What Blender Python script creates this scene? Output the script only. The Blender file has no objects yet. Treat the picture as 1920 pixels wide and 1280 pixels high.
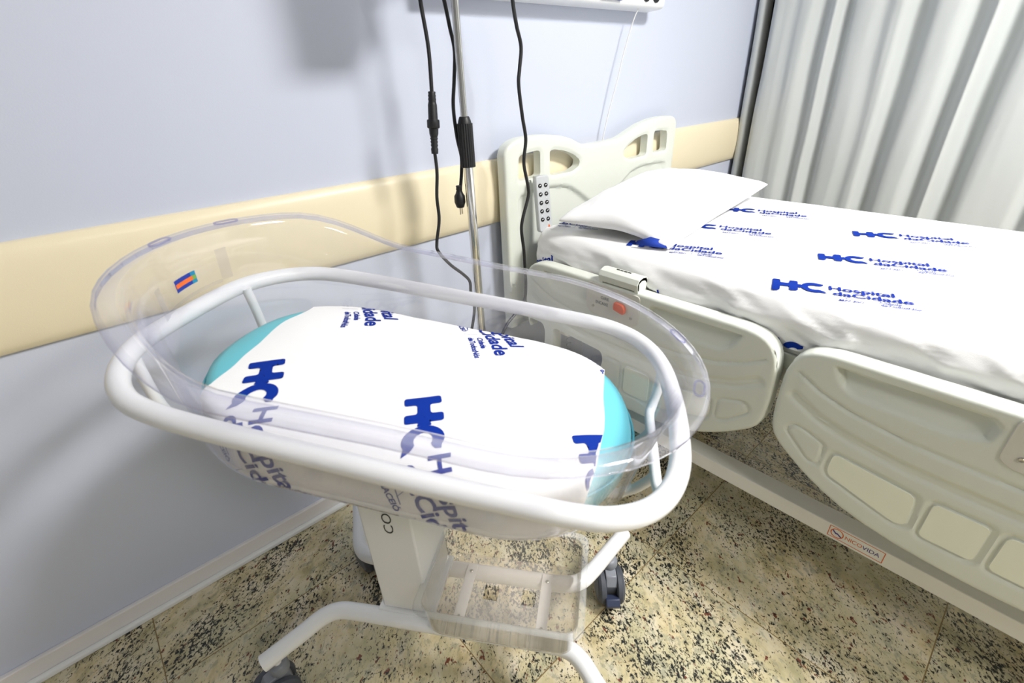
import bpy, bmesh, math, random
import numpy as np
from mathutils import Vector, Matrix, noise, geometry
random.seed(7)
sc = bpy.context.scene
COL = sc.collection
PI = math.pi

# ------------------------------------------------------------------ camera
YAW, PITCH, ROLL, FPX = 0.710726, 0.502207, -0.0472542, 887.544
cf = Vector((math.sin(YAW)*math.cos(PITCH), math.cos(YAW)*math.cos(PITCH), -math.sin(PITCH)))
cr = cf.cross(Vector((0, 0, 1))).normalized()
cu = cr.cross(cf)
r2 = cr*math.cos(ROLL) + cu*math.sin(ROLL)
u2 = cu*math.cos(ROLL) - cr*math.sin(ROLL)
cam_d = bpy.data.cameras.new('camera')
cam = bpy.data.objects.new('camera', cam_d)
COL.objects.link(cam)
cam.matrix_world = Matrix(((r2.x, u2.x, -cf.x, 0.0), (r2.y, u2.y, -cf.y, -1.3), (r2.z, u2.z, -cf.z, 1.2519), (0, 0, 0, 1)))
cam_d.sensor_width = 36.0
cam_d.lens = FPX/1920*36
cam_d.clip_start = 0.02
cam_d.dof.use_dof = True
cam_d.dof.focus_distance = 1.75
cam_d.dof.aperture_fstop = 5.0
sc.camera = cam

# ------------------------------------------------------------------ world and lights
world = bpy.data.worlds.new('room_air')
sc.world = world
world.use_nodes = True
world.node_tree.nodes['Background'].inputs[0].default_value = (0.80, 0.86, 1.0, 1)
world.node_tree.nodes['Background'].inputs[1].default_value = 0.10
sc.view_settings.view_transform = 'Standard'
sc.view_settings.look = 'None'
sc.view_settings.gamma = 1.0
sc.view_settings.use_curve_mapping = False
sc.view_settings.exposure = 0.77
sc.cycles.max_bounces = 8
sc.cycles.transparent_max_bounces = 40
sc.cycles.caustics_reflective = False
sc.cycles.caustics_refractive = False
CEIL = 2.72
# (x, y, size x, size y, watts): the main ceiling panel, then an added fill panel
PANELS = [(1.60, -2.30, 0.62, 0.62, 60), (0.2, -3.3, 0.62, 0.62, 7)]

# ------------------------------------------------------------------ materials
def mat(name, color, rough=0.5, metal=0.0, spec=0.5, noise_amt=0.0, noise_scale=20, bump=0.0, bump_scale=200, coat=0.0, sheen=0.0, sss=0.0):
    m = bpy.data.materials.new(name)
    m.use_nodes = True
    nt = m.node_tree
    b = nt.nodes['Principled BSDF']
    b.inputs['Base Color'].default_value = (*color, 1)
    b.inputs['Roughness'].default_value = rough
    b.inputs['Metallic'].default_value = metal
    b.inputs['Specular IOR Level'].default_value = spec
    b.inputs['Coat Weight'].default_value = coat
    b.inputs['Sheen Weight'].default_value = sheen
    tc = nt.nodes.new('ShaderNodeTexCoord')
    n = nt.nodes.new('ShaderNodeTexNoise')
    n.inputs['Scale'].default_value = noise_scale
    n.inputs['Detail'].default_value = 4
    nt.links.new(tc.outputs['Object'], n.inputs['Vector'])
    mx = nt.nodes.new('ShaderNodeMix')
    mx.data_type = 'RGBA'
    mx.inputs['A'].default_value = (*color, 1)
    mx.inputs['B'].default_value = (*[c*(1-noise_amt) for c in color], 1)
    nt.links.new(n.outputs['Fac'], mx.inputs['Factor'])
    nt.links.new(mx.outputs['Result'], b.inputs['Base Color'])
    if bump > 0:
        n2 = nt.nodes.new('ShaderNodeTexNoise')
        n2.inputs['Scale'].default_value = bump_scale
        nt.links.new(tc.outputs['Object'], n2.inputs['Vector'])
        bp = nt.nodes.new('ShaderNodeBump')
        bp.inputs['Strength'].default_value = bump
        bp.inputs['Distance'].default_value = 0.001
        nt.links.new(n2.outputs['Fac'], bp.inputs['Height'])
        nt.links.new(bp.outputs['Normal'], b.inputs['Normal'])
    return m

def s2l(r, g, b):
    f = lambda c: (c/255/12.92) if c/255 <= 0.04045 else ((c/255+0.055)/1.055)**2.4
    return (f(r), f(g), f(b))

M = {}
M['wall'] = mat('wall_paint', s2l(204, 210, 228), 0.42, spec=0.35, noise_amt=0.03, noise_scale=3, bump=0.12, bump_scale=300)
M['wall_plain'] = mat('wall_paint_plain', s2l(150, 152, 156), 0.7, noise_amt=0.02)
M['ceil'] = mat('ceiling_paint', (0.6, 0.6, 0.6), 0.8, noise_amt=0.02)
M['strip'] = mat('cream_bumper', s2l(240, 228, 198), 0.35, spec=0.4, noise_amt=0.04, noise_scale=5, bump=0.15, bump_scale=500)
M['strip_edge'] = mat('bumper_edge', s2l(150, 140, 120), 0.5)
M['base'] = mat('baseboard_paint', s2l(232, 229, 229), 0.4, noise_amt=0.05, noise_scale=8)
M['plastic'] = mat('cream_bed_plastic', s2l(223, 227, 218), 0.38, spec=0.45, noise_amt=0.02, noise_scale=12)
M['plastic_inset'] = mat('pale_inset_plastic', s2l(243, 246, 230), 0.45, noise_amt=0.02)
M['plastic_plate'] = mat('grey_plate_plastic', s2l(216, 214, 206), 0.4, noise_amt=0.02)
M['frame'] = mat('painted_bed_steel', s2l(246, 245, 240), 0.35, noise_amt=0.03)
M['steel_dark'] = mat('grey_under_bed_steel', s2l(140, 146, 158), 0.45, noise_amt=0.06)
M['cloth'] = mat('white_cotton', (0.87, 0.87, 0.88), 0.85, spec=0.15, sheen=0.2, noise_amt=0.015, bump=0.25, bump_scale=700)
M['pillow'] = mat('white_pillow_cotton', (0.85, 0.85, 0.87), 0.8, spec=0.15, sheen=0.15, noise_amt=0.01, bump=0.2, bump_scale=600)
M['ink'] = mat('blue_print', s2l(6, 48, 150), 0.75, spec=0.15, noise_amt=0.1, noise_scale=90)
M['ink_thin'] = mat('blue_fine_print', s2l(12, 44, 145), 0.75, spec=0.15)
M['blue_cloth'] = mat('blue_cloth_lining', s2l(16, 60, 170), 0.8, noise_amt=0.2, noise_scale=40)
M['cyan'] = mat('turquoise_vinyl', s2l(106, 198, 213), 0.45, spec=0.4, noise_amt=0.04, noise_scale=8)
M['matt'] = mat('blue_mattress_cover', s2l(60, 80, 130), 0.7)
M['white_metal'] = mat('white_powder_coat', s2l(236, 237, 240), 0.28, spec=0.5, noise_amt=0.01, coat=0.2)
M['grey_rubber'] = mat('grey_tyre_rubber', s2l(72, 76, 86), 0.6, noise_amt=0.05)
M['grey_plastic'] = mat('grey_caster_plastic', s2l(128, 132, 142), 0.4)
M['hub'] = mat('mid_grey_hub', s2l(104, 108, 118), 0.5)
M['brake'] = mat('navy_brake_pedal', s2l(50, 58, 84), 0.45)
M['chrome'] = mat('chrome_steel', (0.80, 0.79, 0.76), 0.12, metal=1.0, noise_amt=0.1, noise_scale=60)
M['steel'] = mat('screw_steel', (0.5, 0.48, 0.42), 0.3, metal=1.0)
M['brass'] = mat('plug_pins', (0.70, 0.62, 0.45), 0.3, metal=1.0)
M['black'] = mat('black_rubber', s2l(26, 27, 30), 0.45, noise_amt=0.1)
M['black_in'] = mat('black_socket', s2l(14, 14, 16), 0.5)
M['remote'] = mat('grey_remote_plastic', s2l(196, 200, 204), 0.4)
M['white_pl'] = mat('white_plastic', s2l(236, 238, 240), 0.35)
M['orange'] = mat('orange_knob', s2l(232, 96, 44), 0.4)
M['orange_ink'] = mat('orange_print', s2l(226, 106, 40), 0.5)
M['purple_ink'] = mat('purple_print', s2l(70, 58, 140), 0.5)
M['blue_ink'] = mat('dark_blue_print', s2l(22, 52, 150), 0.4)
M['green_ink'] = mat('green_print', s2l(110, 158, 66), 0.4)
M['teal_ink'] = mat('teal_print', s2l(24, 130, 170), 0.4)
M['dark_ink'] = mat('black_print', s2l(40, 42, 44), 0.5)
M['curtain'] = mat('grey_white_curtain', s2l(194, 198, 198), 0.75, spec=0.2, noise_amt=0.03, noise_scale=6, bump=0.15, bump_scale=400)
M['dark'] = mat('painted_gap_shade', s2l(24, 26, 28), 0.8)  # near-black colour that paints the shade inside the curtain gap
M['cord_white'] = mat('white_cord', s2l(225, 225, 225), 0.5)
M['brown'] = mat('brown_speck', s2l(110, 60, 40), 0.6)

def clear_plastic(name, tint, edge, haze=0.0, haze_col=(0.8, 0.8, 0.8), windows=False):
    m = bpy.data.materials.new(name)
    m.use_nodes = True
    nt = m.node_tree
    for n in list(nt.nodes):
        nt.nodes.remove(n)
    out = nt.nodes.new('ShaderNodeOutputMaterial')
    tr = nt.nodes.new('ShaderNodeBsdfTransparent')
    gl = nt.nodes.new('ShaderNodeBsdfGlossy')
    gl.inputs['Roughness'].default_value = 0.04
    gl.inputs['Color'].default_value = (1, 1, 1, 1)
    lw = nt.nodes.new('ShaderNodeLayerWeight')
    lw.inputs['Blend'].default_value = 0.5
    pw = nt.nodes.new('ShaderNodeMath')
    pw.operation = 'POWER'
    pw.inputs[1].default_value = 3.0
    nt.links.new(lw.outputs['Facing'], pw.inputs[0])
    mc = nt.nodes.new('ShaderNodeMix')
    mc.data_type = 'RGBA'
    mc.inputs['A'].default_value = (*tint, 1)
    mc.inputs['B'].default_value = (*edge, 1)
    nt.links.new(pw.outputs[0], mc.inputs['Factor'])
    nt.links.new(mc.outputs['Result'], tr.inputs['Color'])
    p5 = nt.nodes.new('ShaderNodeMath')
    p5.operation = 'POWER'
    p5.inputs[1].default_value = 5.0
    nt.links.new(lw.outputs['Facing'], p5.inputs[0])
    fr = nt.nodes.new('ShaderNodeMath')
    fr.operation = 'MULTIPLY_ADD'
    fr.inputs[1].default_value = 0.90
    fr.inputs[2].default_value = 0.035
    nt.links.new(p5.outputs[0], fr.inputs[0])
    ms = nt.nodes.new('ShaderNodeMixShader')
    nt.links.new(fr.outputs[0], ms.inputs[0])
    nt.links.new(tr.outputs[0], ms.inputs[1])
    nt.links.new(gl.outputs[0], ms.inputs[2])
    last = ms
    if haze > 0:
        df = nt.nodes.new('ShaderNodeBsdfDiffuse')
        df.inputs['Color'].default_value = (*haze_col, 1)
        tc = nt.nodes.new('ShaderNodeTexCoord')
        nz = nt.nodes.new('ShaderNodeTexNoise')
        nz.inputs['Scale'].default_value = 14
        nt.links.new(tc.outputs['Object'], nz.inputs['Vector'])
        mm = nt.nodes.new('ShaderNodeMath')
        mm.operation = 'MULTIPLY'
        mm.inputs[1].default_value = haze*2
        if windows:
            # even scuffing, with clear rectangles where old labels protected the plastic
            sp = nt.nodes.new('ShaderNodeSeparateXYZ')
            nt.links.new(tc.outputs['Object'], sp.inputs[0])
            def cmp_(o_, c, e):
                n = nt.nodes.new('ShaderNodeMath'); n.operation = 'COMPARE'
                nt.links.new(sp.outputs[o_], n.inputs[0]); n.inputs[1].default_value = c; n.inputs[2].default_value = e
                return n.outputs[0]
            def op_(k, a, b):
                n = nt.nodes.new('ShaderNodeMath'); n.operation = k
                for i, v in enumerate((a, b)):
                    if isinstance(v, (int, float)): n.inputs[i].default_value = v
                    else: nt.links.new(v, n.inputs[i])
                return n.outputs[0]
            win = op_('MULTIPLY', op_('ADD', cmp_('X', 0.083, 0.017), cmp_('X', 0.171, 0.016)), cmp_('Y', 0.008, 0.018))
            hz = op_('MULTIPLY', op_('SUBTRACT', 1.0, win), op_('MULTIPLY', nz.outputs['Fac'], 0.14))
            nt.links.new(op_('ADD', hz, op_('MULTIPLY', op_('SUBTRACT', 1.0, win), 0.24)), mm.inputs[0])
        else:
            nt.links.new(nz.outputs['Fac'], mm.inputs[0])
        m2 = nt.nodes.new('ShaderNodeMixShader')
        nt.links.new(mm.outputs[0], m2.inputs[0])
        nt.links.new(last.outputs[0], m2.inputs[1])
        nt.links.new(df.outputs[0], m2.inputs[2])
        last = m2
    nt.links.new(last.outputs[0], out.inputs[0])
    return m
M['acrylic'] = clear_plastic('clear_acrylic', (0.985, 0.985, 0.99), (0.84, 0.83, 0.93), 0.035, (0.97, 0.97, 0.98))
M['tape'] = clear_plastic('tape_residue', (0.90, 0.89, 0.92), (0.8, 0.8, 0.85), 0.06)
M['tray'] = clear_plastic('clear_tray_plastic', (0.98, 0.975, 0.965), (0.60, 0.59, 0.58), 0.09, (0.80, 0.78, 0.74))
M['tray_floor'] = clear_plastic('scuffed_tray_plastic', (0.97, 0.95, 0.93), (0.7, 0.68, 0.66), 0.36, (0.72, 0.67, 0.61), True)
M['tray_rim'] = clear_plastic('tray_rim_plastic', (0.93, 0.93, 0.93), (0.35, 0.35, 0.36), 0.16, (0.95, 0.95, 0.95))
M['tray_front'] = clear_plastic('frosted_tray_plastic', (0.97, 0.97, 0.96), (0.7, 0.7, 0.7), 0.36, (0.80, 0.79, 0.77))

def granite():
    m = bpy.data.materials.new('speckled_granite')
    m.use_nodes = True
    nt = m.node_tree
    L = nt.links.new
    b = nt.nodes['Principled BSDF']
    tc = nt.nodes.new('ShaderNodeTexCoord')
    sp = nt.nodes.new('ShaderNodeSeparateXYZ')
    L(tc.outputs['Object'], sp.inputs[0])
    def math_(op, a, bb=None, c=None):
        n = nt.nodes.new('ShaderNodeMath')
        n.operation = op
        for i, v in enumerate((a, bb, c)):
            if v is None:
                continue
            if isinstance(v, (int, float)):
                n.inputs[i].default_value = v
            else:
                L(v, n.inputs[i])
        return n.outputs[0]
    tx = math_('DIVIDE', math_('SUBTRACT', sp.outputs['X'], 0.915), 0.585)
    ty = math_('DIVIDE', math_('ADD', sp.outputs['Y'], 0.86), 0.61)
    fx, fy = math_('FLOOR', tx), math_('FLOOR', ty)
    cid = nt.nodes.new('ShaderNodeCombineXYZ')
    L(fx, cid.inputs[0]); L(fy, cid.inputs[1])
    wn = nt.nodes.new('ShaderNodeTexWhiteNoise')
    wn.noise_dimensions = '3D'
    L(cid.outputs[0], wn.inputs['Vector'])
    # per-tile rotation and shift of the stone pattern
    vr = nt.nodes.new('ShaderNodeVectorRotate')
    vr.rotation_type = 'Z_AXIS'
    L(tc.outputs['Object'], vr.inputs['Vector'])
    L(math_('MULTIPLY_ADD', wn.outputs['Value'], 1.1, 0.35), vr.inputs['Angle'])
    sc_ = nt.nodes.new('ShaderNodeVectorMath')
    sc_.operation = 'MULTIPLY_ADD'
    L(wn.outputs['Color'], sc_.inputs[0])
    sc_.inputs[1].default_value = (7, 7, 7)
    L(vr.outputs[0], sc_.inputs[2])
    st = nt.nodes.new('ShaderNodeVectorMath')
    st.operation = 'MULTIPLY'
    L(sc_.outputs[0], st.inputs[0])
    st.inputs[1].default_value = (1.0, 0.58, 1.0)
    V = st.outputs[0]
    def nz(scale, detail=4, rough=0.5, dist=0.0):
        n = nt.nodes.new('ShaderNodeTexNoise')
        n.inputs['Scale'].default_value = scale
        n.inputs['Detail'].default_value = detail
        n.inputs['Roughness'].default_value = rough
        n.inputs['Distortion'].default_value = dist
        L(V, n.inputs['Vector'])
        return n.outputs['Fac']
    def ramp(f, pts):
        r = nt.nodes.new('ShaderNodeValToRGB')
        el = r.color_ramp.elements
        while len(el) < len(pts):
            el.new(0.5)
        for e, (p, c) in zip(el, pts):
            e.position = p
            e.color = (*c, 1)
        L(f, r.inputs[0])
        return r.outputs[0]
    def mixc(f, a, bb):
        n = nt.nodes.new('ShaderNodeMix')
        n.data_type = 'RGBA'
        L(f, n.inputs['Factor'])
        for k, v in (('A', a), ('B', bb)):
            if isinstance(v, tuple):
                n.inputs[k].default_value = (*v, 1)
            else:
                L(v, n.inputs[k])
        return n.outputs['Result']
    base = ramp(nz(22, 5, 0.6), [(0.30, s2l(164, 152, 114)), (0.47, s2l(206, 191, 153)), (0.60, s2l(218, 207, 180)), (0.75, s2l(226, 213, 198))])
    patch = ramp(nz(9, 3, 0.5), [(0.40, (0, 0, 0)), (0.62, (1, 1, 1))])
    base = mixc(math_('MULTIPLY', patch, 0.55), base, s2l(178, 176, 146))
    grey = ramp(nz(60, 5, 0.65, 0.4), [(0.53, (0, 0, 0)), (0.61, (1, 1, 1))])
    base = mixc(math_('MULTIPLY', grey, 0.55), base, s2l(136, 138, 122))
    clump = nz(7, 3, 0.6)
    sp1 = nz(165, 5, 0.68, 0.5)
    thr = math_('SUBTRACT', math_('ADD', sp1, math_('MULTIPLY', math_('SUBTRACT', clump, 0.5), 0.40)), 0.545)
    blk = math_('MULTIPLY', thr, 28)
    blkc = nt.nodes.new('ShaderNodeClamp'); L(blk, blkc.inputs[0])
    sp2 = nz(70, 3, 0.6, 0.3)
    red = math_('MULTIPLY', math_('SUBTRACT', sp2, 0.635), 26)
    redc = nt.nodes.new('ShaderNodeClamp'); L(red, redc.inputs[0])
    base = mixc(redc.outputs[0], base, s2l(112, 66, 52))
    base = mixc(blkc.outputs[0], base, s2l(38, 40, 40))
    # joints
    jx = math_('ABSOLUTE', math_('SUBTRACT', math_('FRACT', math_('ADD', tx, 0.5)), 0.5))
    jy = math_('ABSOLUTE', math_('SUBTRACT', math_('FRACT', math_('ADD', ty, 0.5)), 0.5))
    j = math_('LESS_THAN', math_('MINIMUM', jx, jy), 0.0022)
    base = mixc(j, base, s2l(128, 108, 74))
    L(base, b.inputs['Base Color'])
    b.inputs['Roughness'].default_value = 0.22
    b.inputs['Specular IOR Level'].default_value = 0.45
    return m
M['granite'] = granite()

# ------------------------------------------------------------------ mesh helpers
def link_mesh(name, verts, faces, m, parent=None, smooth=False, mats=None, fmat=None):
    me = bpy.data.meshes.new(name)
    me.from_pydata([tuple(v) for v in verts], [], [tuple(f) for f in faces])
    for mm in (mats or [m]):
        me.materials.append(mm)
    if fmat:
        for p, i in zip(me.polygons, fmat):
            p.material_index = i
    if smooth:
        for p in me.polygons:
            p.use_smooth = True
    me.update()
    o = bpy.data.objects.new(name, me)
    COL.objects.link(o)
    if parent:
        o.parent = parent
    return o

def recalc(o):
    bm = bmesh.new(); bm.from_mesh(o.data)
    bmesh.ops.recalc_face_normals(bm, faces=bm.faces)
    bm.to_mesh(o.data); bm.free()
    return o

def smooth_by_angle(o, ang=0.6):
    bm = bmesh.new(); bm.from_mesh(o.data)
    for f in bm.faces:
        f.smooth = True
    for e in bm.edges:
        if len(e.link_faces) == 2 and e.calc_face_angle(0) > ang:
            e.smooth = False
    bm.to_mesh(o.data); bm.free()
    return o

def bevel(o, w=0.002, seg=2):
    md = o.modifiers.new('bevel', 'BEVEL')
    md.width = w; md.segments = seg; md.limit_method = 'ANGLE'; md.angle_limit = 0.6
    return o

class MB:
    """collects shapes into one mesh"""
    def __init__(self):
        self.v = []; self.f = []; self.m = []
    def add(self, verts, faces, mi=0):
        n = len(self.v)
        self.v += [Vector(p) for p in verts]
        self.f += [[i+n for i in f] for f in faces]
        self.m += [mi]*len(faces)
        return self
    def box(self, a, b, mi=0, mat4=None):
        x0, y0, z0 = a; x1, y1, z1 = b
        v = [Vector(p) for p in ((x0, y0, z0), (x1, y0, z0), (x1, y1, z0), (x0, y1, z0), (x0, y0, z1), (x1, y0, z1), (x1, y1, z1), (x0, y1, z1))]
        if mat4:
            v = [mat4 @ p for p in v]
        return self.add(v, [(0, 3, 2, 1), (4, 5, 6, 7), (0, 1, 5, 4), (1, 2, 6, 5), (2, 3, 7, 6), (3, 0, 4, 7)], mi)
    def tube(self, pts, r, n=12, closed=False, mi=0, cap=True):
        pts = [Vector(p) for p in pts]
        k = len(pts)
        rs = r if isinstance(r, (list, tuple)) else [r]*k
        tang = []
        for i in range(k):
            if closed:
                t = pts[(i+1) % k]-pts[i-1]
            else:
                t = pts[min(i+1, k-1)]-pts[max(i-1, 0)]
            tang.append(t.normalized() if t.length > 1e-9 else Vector((0, 0, 1)))
        up = Vector((0, 0, 1)) if abs(tang[0].z) < 0.9 else Vector((1, 0, 0))
        a = tang[0].cross(up).normalized()
        V = []
        for i in range(k):
            a = (a-tang[i]*a.dot(tang[i])).normalized()
            bb = tang[i].cross(a)
            for j in range(n):
                th = 2*PI*j/n
                V.append(pts[i]+(a*math.cos(th)+bb*math.sin(th))*rs[i])
        F = []
        for i in range(k if closed else k-1):
            i2 = (i+1) % k
            for j in range(n):
                j2 = (j+1) % n
                F.append((i*n+j, i*n+j2, i2*n+j2, i2*n+j))
        if not closed and cap:
            F.append(tuple(range(n))[::-1]); F.append(tuple((k-1)*n+j for j in range(n)))
        return self.add(V, F, mi)
    def lathe(self, prof, origin, axis=(0, 0, 1), n=24, mi=0):
        ax = Vector(axis).normalized()
        a = ax.orthogonal().normalized(); b = ax.cross(a)
        o = Vector(origin)
        V = []
        for r, h in prof:
            for j in range(n):
                th = 2*PI*j/n
                V.append(o+ax*h+(a*math.cos(th)+b*math.sin(th))*r)
        F = []
        for i in range(len(prof)-1):
            for j in range(n):
                j2 = (j+1) % n
                F.append((i*n+j, i*n+j2, (i+1)*n+j2, (i+1)*n+j))
        F.append(tuple(range(n))[::-1]); F.append(tuple((len(prof)-1)*n+j for j in range(n)))
        return self.add(V, F, mi)
    def prism(self, poly, fn, mi=0):
        """poly: list of 2D points; fn(p2, k) -> 3D for the k=0 and k=1 side"""
        n = len(poly)
        V = [fn(p, 0) for p in poly]+[fn(p, 1) for p in poly]
        F = [tuple(range(n))[::-1], tuple(range(n, 2*n))]
        for i in range(n):
            j = (i+1) % n
            F.append((i, j, n+j, n+i))
        return self.add(V, F, mi)
    def build(self, name, m, parent=None, smooth=True, ang=0.6, bev=0):
        mats = m if isinstance(m, list) else [m]
        o = link_mesh(name, self.v, self.f, None, parent, False, mats, self.m)
        recalc(o)
        if smooth:
            smooth_by_angle(o, ang)
        if bev:
            bevel(o, bev)
        return o

def tag(o, label, cat, group=None, kind=None):
    if label: o['label'] = label
    if cat: o['category'] = cat
    if group: o['group'] = group
    if kind: o['kind'] = kind
    return o
def struct(o, label=None, cat=None):
    o['kind'] = 'structure'
    if label: o['label'] = label
    if cat: o['category'] = cat
    return o
def empty(name, loc=(0, 0, 0), mtx=None):
    o = bpy.data.objects.new(name, None)
    o.empty_display_size = 0.1
    COL.objects.link(o)
    if mtx is not None:
        o.matrix_world = mtx
    else:
        o.location = loc
    return o

def catmull(pts, n=8, closed=False):
    P = [Vector(p) for p in pts]
    k = len(P)
    out = []
    rng = range(k if closed else k-1)
    for i in rng:
        p0 = P[(i-1) % k] if closed else P[max(i-1, 0)]
        p1 = P[i]; p2 = P[(i+1) % k]
        p3 = P[(i+2) % k] if closed else P[min(i+2, k-1)]
        for j in range(n):
            t = j/n
            out.append(0.5*((2*p1)+(p2-p0)*t+(2*p0-5*p1+4*p2-p3)*t*t+(3*p1-3*p2+p3-p0)*t**3))
    if not closed:
        out.append(P[-1])
    return out

def rounded(poly, r, n=5):
    """2D polygon with rounded corners"""
    P = [Vector((p[0], p[1])) for p in poly]
    out = []
    k = len(P)
    for i in range(k):
        a, b, c = P[i-1], P[i], P[(i+1) % k]
        da, dc = (a-b), (c-b)
        la, lc = da.length, dc.length
        ra = min(r, la*0.45, lc*0.45)
        s, e = b+da/la*ra, b+dc/lc*ra
        for j in range(n+1):
            t = j/n
            out.append((s*(1-t)**2+b*2*t*(1-t)+e*t*t)[:])
    return out

def interp(x, pts):
    xs = [p[0] for p in pts]; ys = [p[1] for p in pts]
    return float(np.interp(x, xs, ys))

def boolean(o, cutters):
    for c in cutters:
        md = o.modifiers.new('cut', 'BOOLEAN')
        md.operation = 'DIFFERENCE'; md.solver = 'EXACT'; md.object = c
    dg = bpy.context.evaluated_depsgraph_get()
    dg.update()
    me = bpy.data.meshes.new_from_object(o.evaluated_get(dg))
    o.modifiers.clear()
    old = o.data
    nm = old.name
    o.data = me
    bpy.data.meshes.remove(old)
    me.name = nm
    for c in cutters:
        cm = c.data
        bpy.data.objects.remove(c); bpy.data.meshes.remove(cm)
    return o

# ---- flat outline shapes (letters, emblem) that are laid on a surface
FONT_CACHE = {}
def text_tris(s, size=1.0, bold=0.0, spacing=1.0):
    key = (s, size, bold, spacing)
    if key in FONT_CACHE:
        return FONT_CACHE[key]
    cu_ = bpy.data.curves.new('t', 'FONT')
    cu_.body = s; cu_.size = size; cu_.offset = bold*size; cu_.resolution_u = 3; cu_.space_character = spacing
    o = bpy.data.objects.new('t', cu_)
    COL.objects.link(o)
    dg = bpy.context.evaluated_depsgraph_get(); dg.update()
    me = bpy.data.meshes.new_from_object(o.evaluated_get(dg))
    bm = bmesh.new(); bm.from_mesh(me)
    bmesh.ops.triangulate(bm, faces=bm.faces)
    V = [(v.co.x, v.co.y) for v in bm.verts]
    bm.verts.index_update()
    F = [tuple(v.index for v in f.verts) for f in bm.faces]
    bm.free()
    bpy.data.objects.remove(o); bpy.data.curves.remove(cu_); bpy.data.meshes.remove(me)
    FONT_CACHE[key] = (V, F)
    return V, F
def poly_tris(poly):
    P = [Vector((p[0], p[1], 0)) for p in poly]
    return [tuple(p) for p in poly], [tuple(t) for t in geometry.tessellate_polygon([P])]
def moved(vf, dx=0, dy=0, sx=1.0, sy=None, shear=0.0):
    V, F = vf
    sy = sx if sy is None else sy
    return [(x*sx+dx+shear*y, y*sy+dy) for x, y in V], F
def text_fit(s, x0, y0, width, height, bold=0.0):
    """text whose cap box fills width x height at x0,y0 (height scaled from a capital)"""
    V, F = text_tris(s, 1.0, bold)
    xs = [v[0] for v in V]
    capV, _ = text_tris('H', 1.0, bold)
    ch = max(v[1] for v in capV)-min(v[1] for v in capV)
    y_min = min(v[1] for v in capV)
    sx = width/(max(xs)-min(xs)); sy = height/ch
    return [((x-min(xs))*sx+x0, (y-y_min)*sy+y0) for x, y in V], F
def merge(parts):
    V, F, m = [], [], []
    for (v, f), mi in parts:
        n = len(V)
        V += v; F += [tuple(i+n for i in t) for t in f]; m += [mi]*len(f)
    return V, F, m
def refine(V, F, m, maxlen):
    V = list(V); F = list(F); m = list(m)
    for _ in range(6):
        cache = {}
        F2, m2 = [], []
        changed = False
        def mid(a, b):
            k = (min(a, b), max(a, b))
            if k not in cache:
                V.append(((V[a][0]+V[b][0])/2, (V[a][1]+V[b][1])/2)); cache[k] = len(V)-1
            return cache[k]
        def ln(a, b):
            return math.hypot(V[a][0]-V[b][0], V[a][1]-V[b][1])
        for t, mi in zip(F, m):
            L = [(ln(t[0], t[1]), 0), (ln(t[1], t[2]), 1), (ln(t[2], t[0]), 2)]
            mx, k = max(L)
            if mx > maxlen:
                changed = True
                a, b, c = t[k], t[(k+1) % 3], t[(k+2) % 3]
                d = mid(a, b)
                F2 += [(a, d, c), (d, b, c)]; m2 += [mi, mi]
            else:
                F2.append(t); m2.append(mi)
        F, m = F2, m2
        if not changed:
            break
    return V, F, m

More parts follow.
